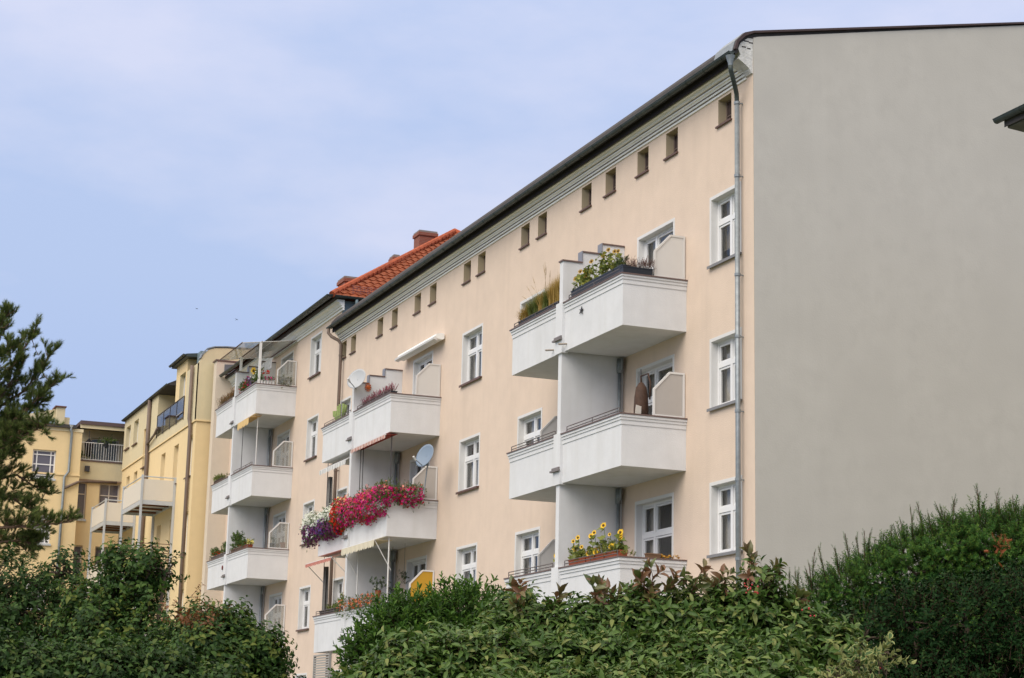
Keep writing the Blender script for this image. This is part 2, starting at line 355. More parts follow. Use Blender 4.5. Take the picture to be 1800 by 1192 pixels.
# cornice
cp = [(0, 15.90), (-.035, 15.90), (-.035, 15.955), (-.02, 15.96), (-.02, 15.972), (-.065, 15.975), (-.065, 16.03), (-.09, 16.04), (-.11, 16.075), (-.14, 16.08), (-.14, 16.125),
      (-.13, 16.13), (-.13, 16.14), (-.20, 16.145), (-.21, 16.19), (-.245, 16.215), (-.27, 16.22), (-.27, 16.285), (0, 16.285)]
MB().prism_x(cp, XE-.05, -0.28).build('cornice', CREAMW, main)
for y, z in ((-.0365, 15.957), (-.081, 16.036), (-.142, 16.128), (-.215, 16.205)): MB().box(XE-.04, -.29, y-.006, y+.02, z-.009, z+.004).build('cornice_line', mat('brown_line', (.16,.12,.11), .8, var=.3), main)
ce = [(0, 15.95), (-.04, 15.95), (-.09, 16.05), (-.14, 16.09), (-.24, 16.16), (-.36, 16.24), (-.30, 16.33), (-.36, 16.46), (-.30, 16.60), (-.12, 16.74), (0, 16.74)]
MB().prism_x(ce, -0.40, -0.008).build('cornice_end', mat('raw_plaster', (0.62, 0.62, 0.60), 0.95, var=0.25, vscale=7, bump=1.0, bscale=18), main)
hb = MB(); 
for (y, z, s1) in ((-.22, 16.52, .05), (-.10, 16.50, .04), (-.16, 16.66, .06), (-.05, 16.64, .05)): hb.box(-.1, -.003, y-s1, y+s1, z-.012, z+.012)
hb.build('cornice_crack', SOFFIT, main)
MB().box(XE, -.41, -.25, 0.0, 16.287, 16.38).build('soffit', SOFFIT, main)
def gutter(parent, pts, r=0.075, m=None, name='gutter', rafters=None):
    """half-round channel along a polyline"""
    mb = MB(); n = 8; ring = []
    for i, p in enumerate(pts):
        p = Vector([float(k) for k in p]); d = (Vector(pts[min(i+1, len(pts)-1)])-Vector(pts[max(i-1, 0)])); d.z = 0; d.normalize()
        sd_ = Vector((d.y, -d.x, 0))
        k = 1.0
        if 0 < i < len(pts)-1:
            d1 = (Vector(pts[i])-Vector(pts[i-1])).normalized(); k = 1/max(.5, d.dot(d1))
        ring.append([p+sd_*(math.cos(math.pi*j/n)*rr*k)+Vector((0,0,-math.sin(math.pi*j/n)*rr)) for rr in (r, r-.008) for j in range(n+1)])
    w_ = 2*(n+1)
    vs = [q for rg in ring for q in rg]; fs = []
    for i in range(len(ring)-1):
        for j in range(n):
            fs.append((i*w_+j, i*w_+j+1, (i+1)*w_+j+1, (i+1)*w_+j)); fs.append((i*w_+n+1+j, (i+1)*w_+n+1+j, (i+1)*w_+n+2+j, i*w_+n+2+j))
        fs.append((i*w_, (i+1)*w_, (i+1)*w_+n+1, i*w_+n+1)); fs.append((i*w_+n, i*w_+2*n+1, (i+1)*w_+2*n+1, (i+1)*w_+n))
    for e_ in (0, len(ring)-1): fs.append(tuple(e_*w_+j for j in range(n+1)))
    mb.add(vs, fs)
    for i in range(len(pts)-1):
        a, b = Vector(pts[i]), Vector(pts[i+1]); d = (b-a); L = d.length; d.normalize(); sd_ = Vector((d.y, -d.x, 0))
        mb.tube([a+sd_*r, b+sd_*r], .014, 6); mb.tube([a-sd_*r, b-sd_*r], .010, 6)
        k = 0.4
        while L > 1.5 and k < L:      # brackets under the channel
            c = a+d*k; mb.tube([c+sd_*(math.cos(math.pi*j/6)*(r+.006))+Vector((0,0,-math.sin(math.pi*j/6)*(r+.006))) for j in range(7)], .008, 4); k += 0.85
    return mb.build(name, m or ZINCD, parent, smooth=False)
gutter(main, [(.0, -.52, 16.37), (XE-.02, -.52, 16.37)], .07)
MB().box(XE+.01, -.42, -.36, -.325, 16.21, 16.40).build('eave_board', mat('black_board', (.022,.018,.02), .8), main)
# downpipe at the gable end
def downpipe(parent, pts, r, m, name='downpipe', collars=()):
    o = MB().tube(pts, r, 12).build(name, m, parent, smooth=True)
    if collars:
        k = MB()
        for c in collars: k.tube([(c[0], c[1], c[2]-.03), (c[0], c[1], c[2]+.03)], r+.012, 12); k.box(c[0]-.012, c[0]+.012, c[1], c[1]+.14, c[2]-.012, c[2]+.012)
        k.build('pipe_clamp', m, o)
    return o
hp = MB(); hp.lathe((-.10, -.50, 16.08), [(.05, 0), (.055, .05), (.10, .20), (.105, .22)], 12); hp.build('rainwater_hopper', ZINC, main, True)
downpipe(main, [(-.10,-.50,16.10),(-.12,-.48,15.98),(-.25,-.34,15.80),(-.42,-.18,15.60),(-.47,-.145,15.48),(-.47,-.14,15.36)], .052, ZINCD, 'pipe_bend')
downpipe(main, [(-.47,-.14,15.38),(-.47,-.14,0.1)], .056, ZINC, collars=[(-.47,-.14,z) for z in (15.4,13.75,11.55,10.2,8.6,7.15,5.5,3.6)])
# downpipe at the far end, with a swan neck
downpipe(main, [(-30.55,-.55,16.3),(-30.55,-.55,16.15),(-30.45,-.45,16.0),(-30.3,-.22,15.85),(-30.25,-.14,15.7),(-30.25,-.14,0.1)], .06, BROWNPIPE, collars=[(-30.25,-.14,z) for z in (15.3, 13.2, 11.1, 8.4)])

ROOMCH = {('0','A'): 'tan', ('0','B'): 'two', ('0','C'): 'two', ('2','A'): 'two', ('2','B'): 'half', ('2','C'): 'net'}
for h, ci, L in stdw: window(main, *h, curtain=ROOMCH.get((str(ci), L)), sillm=GREYSILL if ci == 0 else BROWNSILL)
for h, L in doors: window(main, *h, split=[0.36], transom=0.30, surround=S_, curtain=random.choice(['two','net','none','half']), name='balcony_door', sillm=GREYSILL)
for i, h in enumerate(attic):
    fr = MB(); x0, x1, z0, z1 = h; ya = .20
    frame_boxes(fr, x0+.003, x1-.003, z0+.003, z1-.003, .035, ya, ya+.04); fr.box(x0+.035, x1-.035, ya+.005, ya+.035, z0+.24, z0+.265)
    o = fr.build('attic_window', mat('old_frame', (.20,.15,.13), .6, var=.2), main)
    MB().box(x0+.03, x1-.03, ya+.02, ya+.024, z0+.03, z1-.03).build('pane', ATTICP if i < 7 else mat('attic_panel', (.42,.35,.25), .8), o)
    rv = MB(); rv.box(x0, x0+.003, .0, ya+.03, z0, z1); rv.box(x1-.003, x1, .0, ya+.03, z0, z1); rv.box(x0, x1, .0, ya+.03, z1-.003, z1); rv.build('reveal', ATTICREV, o)
    MB().box(x0-.05, x1+.03, -.055, ya+.01, z0-.035, z0+.002).build('sill', BROWNSILL, o)
MB().box(attic[3][0]+.3, attic[3][1]-.04, .17, .19, 15.25, 15.46).build('attic_board', mat('orange_board', (.55,.22,.06), .7), main)

# ------------------------------------------------------------------ balconies
YB = -1.587
def ustrip(mb, xl, xr, yf, p, z0, z1, t=0.12):
    """three-sided strip round the top of a parapet, p proud of it on both sides; ends at the wall"""
    mb.box(xl-p, xr+p, yf-p, yf+t+p, z0, z1)
    mb.box(xl-p, xl+t+p, yf+t+p, -0.002, z0, z1); mb.box(xr-t-p, xr+p, yf+t+p, -0.002, z0, z1)
def balcony(parent, xl, xr, F, rail=(None, None), yf=YB, pl=0.0, pr=0.0):
    """solid-parapet balcony; pl/pr: 0 suppresses the strip's overhang at a side that meets the dividing wall"""
    b = MB(); t = .12; bb, bm, cap = F['bb'], F['bm'], F['cap']
    b.box(xl, xr, yf, yf+t, bb, cap-.03); b.box(xl, xl+t, yf+t, -.001, bb, cap-.03); b.box(xr-t, xr, yf+t, -.001, bb, cap-.03)
    b.box(xl+t, xr-t, yf+t, -.001, bb+.001, bb+.17)
    o = b.build('balcony', WHITEW, parent)
    m = MB(); ustrip(m, xl, xr, yf, .016, bm, bm+.10); ustrip(m, xl, xr, yf, .034, bm+.10, bm+.165); ustrip(m, xl, xr, yf, .056, bm+.165, cap-.03)
    m.build('moulding', WHITEW, o)
    c = MB(); ustrip(c, xl, xr, yf, .075, cap-.028, cap); c.build('coping', BROWNCAP, o)
    if rail[0] is not None:
        r = MB(); x0, x1 = rail; z1 = cap+.145; y = yf+.02
        for z in (z1, cap+.075): r.tube([(x0, y, z), (x1, y, z)], .011, 6)
        n = max(2, int((x1-x0)/1.0)+1)
        for i in range(n):
            x = x0+(x1-x0)*i/(n-1); r.tube([(x, y, cap-.01), (x, y, z1)], .011, 6)
        r.build('railing', RAILM, o)
    return o
def fin(parent, xc, ztop, levels, steps=True, zbot=0.0, th=.20, ybase=-1.62):
    """dividing wall between two balconies with a stepped top; levels: parapet levels with pilaster"""
    f = MB(); xa, xb = xc-th/2, xc+th/2
    ys = [ybase, -1.12, -.60, 0.0]; zs = [ztop, ztop+.27, ztop+.53]
    f.box(xa, xb, ys[0], ys[1], zbot, zs[0]); f.box(xa, xb, ys[1], ys[2], zbot, zs[1]); f.box(xa, xb, ys[2], -.001, zbot, zs[2])
    o = f.build('dividing_wall', WHITEW, parent)
    for L in levels:
        F = FL[L]; MB().box(xc-.20, xc+.20, -1.665, -1.5, F['bb']-.03, F['cap']+.02).build('pilaster', WHITEW, o)
    c = MB()
    for i in range(3): c.box(xa-.03, xb+.03, ys[i]-(.03 if i == 0 else .0), ys[i+1]+(0 if i < 2 else -.01), zs[i]+.001, zs[i]+.035)
    c.build('coping', BROWNCAP, o)
    for i in (1, 2): MB().box(xa-.025, xb+.025, ys[i]-.02, ys[i]-.001, zs[i-1]+.036, zs[i]+.033).build('step_flashing', mat('step_grey', (.22,.23,.27), .5, var=.1), o)
    for L in levels:
        k = MB(); z = FL[L]['bb']+.28 if L != '0' else FL[L]['bb']+.1
        k.box(xc-.27, xc+.22, -1.73, -1.667, z, z+.04); k.box(xc-.22, xc+.20, -1.70, -1.667, z+.041, z+.10)
        k.build('stone_ledge', mat('ledge_grey', (.20,.18,.18), .7, var=.2), o)
    return o
def screen(bal, X, cap, kind, y0=-.80):
    """privacy screen on a side parapet with a cut-off outer corner; kind -> (frame material, panel material)"""
    fm, pm = kind; z0, z1 = cap+.005, cap+1.04; z2 = cap+.62; t = .045; ym = y0+.40
    prof = [(y0, z0), (-.02, z0), (-.02, z1), (ym, z1), (y0, z2)]
    inn = [(y0+t, z0+t), (-.02-t, z0+t), (-.02-t, z1-t), (ym+t*.4, z1-t), (y0+t, z2-t*.4)]
    m = MB(); n = 5
    for xa, xb in ((X-.025, X+.025),):
        vs = [(xa, *p) for p in prof]+[(xa, *p) for p in inn]+[(xb, *p) for p in prof]+[(xb, *p) for p in inn]
        fs = []
        for i in range(n):
            j = (i+1) % n
            fs += [(i, j, n+j, n+i), (2*n+i, 3*n+i, 3*n+j, 2*n+j), (i, 2*n+i, 2*n+j, j), (n+i, n+j, 3*n+j, 3*n+i)]
        m.add(vs, fs)
    o = m.build('privacy_screen', fm, bal)
    MB().prism_x([(a-.004 if a < -.4 else a+.004, b) for a, b in inn], X-.008, X+.008).build('screen_panel', pm, bal)
    return o
# pair nearest the gable
FINX = {1: -6.56, 2: -23.55, 3: -40.2}
bal = {}
bal['1AR'] = balcony(main, FINX[1]+.18, -3.127, FL['A'], (-6.2, -3.3)); bal['1AL'] = balcony(main, -9.74, FINX[1]-.18, FL['A'], (-9.7, -6.9))
bal['1BR'] = balcony(main, FINX[1]+.18, -3.127, FL['B'], (-6.2, -3.3)); bal['1BL'] = balcony(main, -9.74, FINX[1]-.18, FL['B'], (-9.7, -6.9))
bal['1CR'] = balcony(main, FINX[1]+.18, -3.127, FL['C'], (-6.2, -3.3)); bal['1CL'] = balcony(main, -9.74, FINX[1]-.18, FL['C'], (-9.7, -6.9))
fin(main, FINX[1], 13.08, 'ABC')
BEI = (BEIGEP, BEIGEP); SMK = (WHITE, SCREENG)
screen(bal['1AR'], -3.18, 12.03, BEI); screen(bal['1BR'], -3.18, 8.85, SMK)
screen(bal['1BL'], -9.68, 8.85, BEI); screen(bal['1CL'], -9.68, 5.70, BEI); screen(bal['1AL'], -9.68, 12.03, BEI)
bal['2AR'] = balcony(main, FINX[2]+.18, -19.63, FL['A'], (-23.2, -19.8)); bal['2AL'] = balcony(main, -26.98, FINX[2]-.18, FL['A'], (-26.95, -23.9))
bal['2BR'] = balcony(main, FINX[2]+.18, -19.63, FL['B'], (-23.2, -19.8)); bal['2BL'] = balcony(main, -26.98, FINX[2]-.18, FL['B'], (-26.95, -23.9))
bal['2CR'] = balcony(main, FINX[2]+.18, -19.63, FL['C'], (-23.2, -19.8)); bal['2CL'] = balcony(main, -26.98, FINX[2]-.18, FL['C'], (-26.95, -23.9))
fin(main, FINX[2], 13.0, 'ABC')
screen(bal['2AR'], -19.68, 12.03, BEI); screen(bal['2BR'], -19.68, 8.85, SMK); screen(bal['2CR'], -19.68, 5.70, (WHITE, OCHRE))
# drain pipes in the inner corners
for X in (FINX[1]+.18, FINX[2]+.18):
    for L, top in (('B', 10.8), ('C', 7.64)):
        d = MB(); d.tube([(X, -.13, top), (X, -.13, top-.35)], .07, 10); d.tube([(X, -.13, top-.3), (X, -.13, FL[L]['bb']+.2)], .045, 8); d.tube([(X+.02, -.13, top-.3), (X+.1, -.13, top-.25), (X+.13, -.13, top)], .04, 8)
        d.build('drain_pipe', ZINC, main, True)
sp_ = MB()
for X in (-6.25, -7.05): sp_.tube([(X, -1.58, 11.0), (X, -1.80, 10.97)], .022, 8)
sp_.build('water_spout', mat('spout', (.35,.3,.25), .6), main)
# shuttered opening below the balcony of the far pair
lo = MB(); 
for i in range(22): lo.box(-26.95, -25.2, -1.56, -1.53, 2.6+i*.08, 2.65+i*.08)
frame_boxes(lo, -26.98, -25.15, 2.5, 4.42, .05, -1.585, -1.5); lo.build('louvre_shutter', mat('louvre', (.36,.35,.33), .6), main)

# ================================================================== TALLER HOUSE with the orange roof
X2, X2L = -30.75, -47.6
sec = thing('tiled_house', 'taller peach apartment house with hipped orange tile roof behind the long one', 'building', (-39, 6, 0))
E2 = 17.2
h2 = []; w2 = []
for a, b in ((-34.85, -33.3), (-47.0, -45.4)):
    for L in '0ABCD': h = (a+S_, b-S_, FL[L]['wb']+.03, FL[L]['wt']-S_); h2.append(h); w2.append((h, L))
d2 = []
for a, b in ((-39.25, -37.35), (-42.9, -41.0)):
    for L in '0ABCD': h = (a+S_, b-S_, FL[L]['bb']+.2 if L != 'D' else 1.5, FL[L]['wt']-S_); h2.append(h); d2.append((h, L))
wb = MB(); wall_grid(wb, 'y', 0.0, X2L, X2-.002, 0.0, 17.45, h2)
wb.quad((X2L,0,0),(X2L,DEEP,0),(X2L,DEEP,17.45),(X2L,0,17.45)); wb.quad((X2,DEEP+.2,0),(X2L,DEEP+.2,0),(X2L,DEEP+.2,17.45),(X2,DEEP+.2,17.45))
wb.build('wall', PEACH, sec)
MB().quad((X2L+.1,1.3,0),(X2-.1,1.3,0),(X2-.1,1.3,17.2),(X2L+.1,1.3,17.2)).build('inner_wall', ROOM, sec)
MB().box(X2-.03, X2+.03, 0.0, DEEP+.2, 15.5, 17.45).build('zinc_side_wall', ZINCB, sec)
for h, L in w2: window(sec, *h, sillm=BROWNSILL)
for h, L in d2: window(sec, *h, split=[0.36], transom=0.30, curtain=random.choice(['two','net','none']), name='balcony_door')
cp2 = [(0, 17.05), (-.05, 17.05), (-.05, 17.12), (-.03, 17.125), (-.03, 17.14), (-.10, 17.145), (-.10, 17.20), (-.085, 17.205), (-.085, 17.22), (-.13, 17.225), (-.17, 17.30), (-.24, 17.34), (-.28, 17.345), (-.28, 17.43), (0, 17.43)]
MB().prism_x(cp2, X2L, X2+.25).build('cornice', CREAMW, sec)
MB().box(X2L, X2+.3, -.40, 0, 17.432, 17.50).build('soffit', SOFFIT, sec)
gutter(sec, [(X2+.40, 8.0, 17.53), (X2+.40, -.6, 17.53), (X2L+.05, -.6, 17.53)], .08)
downpipe(sec, [(X2+.38,.42,17.48),(X2+.38,.42,17.3),(X2+.12,.46,17.15),(X2+.12,.5,16.95),(X2+.15,.9,16.6)], .06, ZINCB, 'pipe_bend')
# tiles: a corrugated, stepped sheet per roof slope
def tilemat(name, c):
    return mat(name, c, .8, var=.35, vscale=4, dirt=.5)
TILE = tilemat('orange_tile', (.30, .085, .036))
def tiles(parent, eaveA, eaveB, topA, topB, row=.33, wave=.30, amp=.03, name='tile_slope'):
    eA, eB, tA, tB = (Vector(v) for v in (eaveA, eaveB, topA, topB)); up = ((tA+tB)/2-(eA+eB)/2); nrm = (eB-eA).cross(up).normalized()
    if nrm.z < 0: nrm = -nrm
    nr = max(1, int(up.length/row)); v = []; f = []; nc = int((eB-eA).length/wave*6)
    for r_ in range(nr):
        for k, t in ((0, r_/nr), (1, (r_+1)/nr)):
            a = eA.lerp(tA, t); b = eB.lerp(tB, t); 
            for i in range(nc+1):
                p = a.lerp(b, i/nc); s_ = (p-eA).dot((eB-eA).normalized())
                h_ = amp*math.sin(2*math.pi*s_/wave)+(.05 if k == 0 else 0)
                v.append(p+nrm*h_)
        base = r_*2*(nc+1)
        f += [(base+i, base+i+1, base+nc+2+i, base+nc+1+i) for i in range(nc)]
        if r_: 
            pb = (r_*2-1)*(nc+1)
            f += [(pb+i, base+i, base+i+1, pb+i+1) for i in range(nc)]
    return MB().add(v, f).build(name, TILE, parent, smooth=False)
ex, ey, ez = X2+.45, -.55, 17.48; T = 7.25; K = .70
apex = (ex-T, ey+T, ez+T*K)
ap2 = (X2L+T-.3, ey+T, ez+T*K)
rf = MB(); b0 = (ex-.42,ey+.42,ez+.02); b1 = (ex-.42, ey+2*T-.42, ez+.02); b2 = (X2L+.02, ey+2*T-.42, ez+.02); b3 = (X2L+.02, ey+.42, ez+.02)
A_, B_ = (apex[0], apex[1], apex[2]-.25), (ap2[0], ap2[1], ap2[2]-.25)
rf.add([b0,b1,b2,b3,A_,B_], [(0,1,4),(1,2,5,4),(2,3,5),(3,0,4,5),(0,3,2,1)])
roof2 = rf.build('roof', TILE, sec)
tiles(roof2, (ex,ey,ez), (ex,ey+2*T,ez), apex, apex)
tiles(roof2, (X2L,ey,ez), (ex,ey,ez), ap2, apex)
hc = MB()
def hipcap(a, b):
    a, b = Vector(a), Vector(b); L = (b-a).length; n = int(L/.36); d = (b-a)/n
    for i in range(n):
        p = a+d*i; hc.tube([p+Vector((0,0,.02)), p+d*1.08+Vector((0,0,.06))], .125, 8, .10)
hipcap((ex,ey,ez+.04), (apex[0],apex[1],apex[2]+.04)); hipcap((ex,ey+2*T,ez+.04), (apex[0],apex[1],apex[2]+.04)); hipcap(apex, ap2)
hc.build('ridge_tile', tilemat('ridge_tile', (.33,.075,.03)), roof2)
BRK = bpy.data.materials.new('chimney_brick'); BRK.use_nodes = True; t_ = BRK.node_tree
bt = N(t_, 'ShaderNodeTexBrick'); bt.inputs['Color1'].default_value = (.26,.075,.045,1); bt.inputs['Color2'].default_value = (.20,.06,.04,1); bt.inputs['Mortar'].default_value = (.25,.2,.17,1)
bt.inputs['Scale'].default_value = 4.0; bt.inputs['Mortar Size'].default_value = .015
g_ = N(t_, 'ShaderNodeNewGeometry'); mp_ = N(t_, 'ShaderNodeMapping'); mp_.inputs['Rotation'].default_value = (math.radians(90), 0, math.radians(0))
t_.links.new(g_.outputs['Position'], mp_.inputs[0]); t_.links.new(mp_.outputs[0], bt.inputs['Vector']); t_.links.new(bt.outputs[0], t_.nodes['Principled BSDF'].inputs['Base Color'])
t_.nodes['Principled BSDF'].inputs['Roughness'].default_value = .9
def chimney(x0, x1, y0, y1, z0, z1, capm=None):
    c = MB(); c.box(x0, x1, y0, y1, z0, z1-.22); c.box(x0-.05, x1+.05, y0-.05, y1+.05, z1-.218, z1-.08)
    o = c.build('chimney', BRK, roof2)
    k = MB(); k.box(x0-.02, x1+.02, y0-.02, y1+.02, z1-.078, z1)
    n = max(1, int((y1-y0)/.55))
    for i in range(n): yy = y0+(i+.5)*(y1-y0)/n; k.box((x0+x1)/2-.12, (x0+x1)/2+.12, yy-.12, yy+.12, z1+.001, z1+.07)
    k.build('chimney_cap', mat('chimney_cap', (.22,.20,.19), .8, var=.2), o)
p = bx(605,515,-35.2); q = bx(650,490,-35.2); chimney(-36.1, -35.2, p[1], q[1], 17.8, q[2])
p = bx(692,455,-36.5); q = bx(706,450,-36.5); chimney(-37.0, -36.5, p[1], q[1], 18.5, q[2])
p = bx(733,425,-36.6); q = bx(770,408,-36.6); chimney(-37.3, -36.6, p[1]+.1, q[1]-.05, 19.5, q[2]-.0)
sg = MB()     # snow guard lattice
for i in range(26): sg.tube([(ex-.35, .35+i*.14, ez+.28), (ex-.35, .35+i*.14, ez+.55)], .014, 4)
for z in (.28, .37, .46, .55): sg.tube([(ex-.35, .3, ez+z), (ex-.35, 3.95, ez+z)], .014, 4)
sg.build('snow_guard', mat('guard_red', (.26,.10,.09), .6), roof2)
# balconies of the tiled house
for L in '0ABC':
    bal['3'+L+'R'] = balcony(sec, FINX[3]+.18, -36.69, FL[L], (-39.9, -36.9) if L != '0' else (None,)*2); bal['3'+L+'L'] = balcony(sec, -43.5, FINX[3]-.18, FL[L], (-43.4, -40.6))
    screen(bal['3'+L+'R'], -36.74, FL[L]['cap'], (WHITE, CLEARG))
fin(sec, FINX[3], 16.28, '0ABC')
for L, top in (('A', 14.0), ('B', 10.8), ('C', 7.64)):
    X = FINX[3]+.18; d = MB(); d.tube([(X, -.13, top), (X, -.13, FL[L]['bb']+.2)], .05, 8); d.tube([(X+.02, -.13, top-.3), (X+.12, -.13, top-.2), (X+.13, -.13, top)], .04, 8); d.build('drain_pipe', ZINC, sec, True)
# party wall slab between tiled house and yellow house
ps = thing('party_wall', 'pale pink rendered party wall slab rising between yellow house and tiled house', 'wall', (-47.85, 2, 0))
MB().box(-48.15, -47.6, -.80, 13.9, 0, 18.2).build('wall', PINKISH, ps); MB().box(-48.2, -47.55, -.86, 13.95, 18.202, 18.26).build('coping', BROWNCAP, ps)
MB().prism_x([(-.45,17.62),(.9,17.62),(.9,18.15),(-.45,18.05)], -47.59, -47.5).build('zinc_flashing', mat('slate_grey', (.13,.14,.16), .6, var=.2), sec)

# ================================================================== YELLOW HOUSE
YY = -1.40; XR, XL = -48.42, -66.4
yh = thing('yellow_house', 'yellow rendered house with pale mansard storey left of the tiled house', 'building', (-57, 5, 0))
SZ = 15.6
hy = []; wy = []
def yw(x0, x1, z0, z1, **k): hy.append((x0, x1, z0, z1)); wy.append(((x0, x1, z0, z1), k))
for x0, x1 in ((-50.05,-48.95), (-52.96,-51.95), (-55.94,-54.95)):
    for dz in (0, 3.45, 6.9, 10.3): yw(x0, x1, 13.15-dz, 15.02-dz)
for x0, x1 in ((-65.0,-64.1), (-62.95,-62.0)):
    for dz in (0, 3.45, 6.9): yw(x0, x1, 13.35-dz, 15.03-dz)
yw(-65.85, -64.6, 16.58, 17.8); yw(-63.65, -62.4, 16.52, 17.8); yw(-60.7, -59.6, 14.95, 16.95)
low = MB(); wall_grid(low, 'y', YY, XL, XR, 0, SZ, hy)
low.quad((XR,YY,0),(XR,12,0),(XR,12,SZ),(XR,YY,SZ)); low.quad((XL,YY,0),(XL,12,0),(XL,12,SZ),(XL,YY,SZ)); low.quad((XR,12,0),(XL,12,0),(XL,12,SZ),(XR,12,SZ))
low.build('wall', YEL, yh)
up = MB(); YU = YY-.03      # upper storey, slightly proud of the lower wall
TER0, TER1 = -57.4, -50.9   # terrace opening
wall_grid(up, 'y', YU, XL, TER0, SZ, 18.22, hy)
wall_grid(up, 'y', YU, TER0, TER1, SZ, 16.15, [])
wall_grid(up, 'y', YU, TER1, XR+.03, SZ, 18.22, [])
up.quad((TER0,YU,16.15),(TER0,YU+2.0,16.15),(TER0,YU+2.0,18.22),(TER0,YU,18.22)); up.quad((TER1,YU,16.15),(TER1,YU+2.0,16.15),(TER1,YU+2.0,18.22),(TER1,YU,18.22))
up.quad((TER0,YU+2,16.15),(TER1,YU+2,16.15),(TER1,YU+2,18.22),(TER0,YU+2,18.22)); up.quad((TER0,YU,16.15),(TER1,YU,16.15),(TER1,YU+2,16.15),(TER0,YU+2,16.15))
# gable side with rounded top
sidep = [(YU, SZ), (12, SZ), (12, 18.4), (3, 19.05), (-.2, 18.98), (-.75, 18.93), (-1.05, 18.82), (-1.25, 18.6), (-1.36, 18.35), (YU, 18.22)]
up.prism_x(sidep, XR-.25, XR+.03)
up.build('upper_wall', YELPALE, yh)
MB().prism_x([(YU-.03,SZ-.06),(YU-.03,SZ-.0),(YU,SZ),(YU,SZ-.06)], XL, XR+.06).build('string_course', YEL, yh)
MB().box(XR+.03, XR+.07, YU, 3, SZ-.06, SZ).build('string_return', YEL, yh)
MB().quad((XL+.1,0.2,0),(XR-.3,.2,0),(XR-.3,.2,18),(XL+.1,.2,18)).build('inner_wall', ROOM, yh)
rr = [(YU-.12, 18.22), (YU-.12, 18.30), (-.9, 18.62), (3, 19.1), (12.2, 18.5), (12.2, 18.22)]
MB().prism_x(rr, XL-.1, -54.6).build('roof', FELT, yh)
MB().prism_x([(YU+2.0,18.225),(YU+2.0,18.75),(3,19.1),(12.2,18.5),(12.2,18.22)], -54.59, XR-.26).build('roof_rear', FELT, yh)
MB().prism_x([(-1.36,18.40),(-1.28,18.62),(-1.06,18.86),(-.75,18.97),(-.2,19.02),(3,19.09),(3,19.13),(-.2,19.07),(-.78,19.01),(-1.1,18.9),(-1.32,18.64),(-1.42,18.40)], XR-.28, XR+.07).build('verge_flashing', ZINC, yh)
gutter(yh, [(-54.6, YU-.14, 18.28), (XL-.05, YU-.14, 18.28)], .06)
# dormer block with its own roof
dm = MB(); dh = [(-52.45, -51.2, 16.4, 18.3)]
wall_grid(dm, 'y', YU+.004, -53.3, TER1, 16.151, 18.85, dh); dm.quad((-53.3,YU+.004,16.15),(-53.3,1,16.15),(-53.3,1,18.85),(-53.3,YU+.004,18.85)); dm.quad((TER1,YU+.004,18.22),(TER1,1,18.22),(TER1,1,18.85),(TER1,YU+.004,18.85))
dmo = dm.build('dormer', YEL, yh)
MB().prism_x([(YU-.2,18.82),(YU-.2,18.95),(1.0,19.3),(1.0,18.86)], -53.6, -50.3).build('dormer_roof', ZINCD, dmo)
gutter(yh, [(-50.3, YU-.28, 18.93), (-53.6, YU-.28, 18.93)], .07, name='dormer_gutter')
MB().box(-50.3, -49.6, YU+.3, 1.0, 18.225, 19.0).build('zinc_cheek', ZINCB, yh)
for h, k in wy: window(yh, *h, yf=(YU if h[2] > 14.9 else YY), surround=0, revm=YEL if h[2] < SZ else YELPALE, depth=.2, split=[.5], transom=(.3 if h[3]-h[2] > 1.5 else None), sillm=BROWNSILL, curtain='two')
window(yh, *dh[0], yf=YU+.004, surround=0, revm=YELPALE, depth=.2, transom=None, sillm=GREYSILL, curtain='none')
# terrace rail with dark glass
tr = MB()
for i in range(5): x = -57.2+i*1.53; tr.tube([(x,YU-.03,16.0),(x,YU-.03,17.1)], .025, 6)
tr.tube([(-57.2,YU-.03,17.1),(-51.08,YU-.03,17.1)], .03, 6); tr.tube([(-57.2,YU-.03,16.1),(-51.08,YU-.03,16.1)], .02, 6)
o = tr.build('terrace_railing', DARKMETAL, yh); MB().box(-57.1, -51.1, YU-.034, YU-.026, 16.15, 17.05).build('glass_panel', glassmat('dark_glass', (.45,.46,.45), .05), o)
MB().box(-57.0, -54.2, YU+.1, YU+.15, 16.75, 17.0).build('privacy_sheet', mat('blue_sheet', (.10,.15,.22), .7), o)
downpipe(yh, [(-59.1,YU-.1,18.2),(-59.1,YU-.1,15.95),(-59.05,YY-.13,15.6),(-59.0,YY-.12,15.3),(-59.0,YY-.12,0.1)], .10, BROWNPIPE)
downpipe(yh, [(-58.95,YU-.12,15.95),(-57.2,YU-.12,16.2),(-56.7,YU-.12,16.4)], .06, BROWNPIPE, 'branch_pipe')
downpipe(yh, [(-49.25,YU-.12,18.2),(-49.25,YU-.12,15.75),(-49.15,YY-.13,15.55),(-49.05,YY-.12,15.25),(-49.05,YY-.12,0.1)], .085, BROWNPIPE)

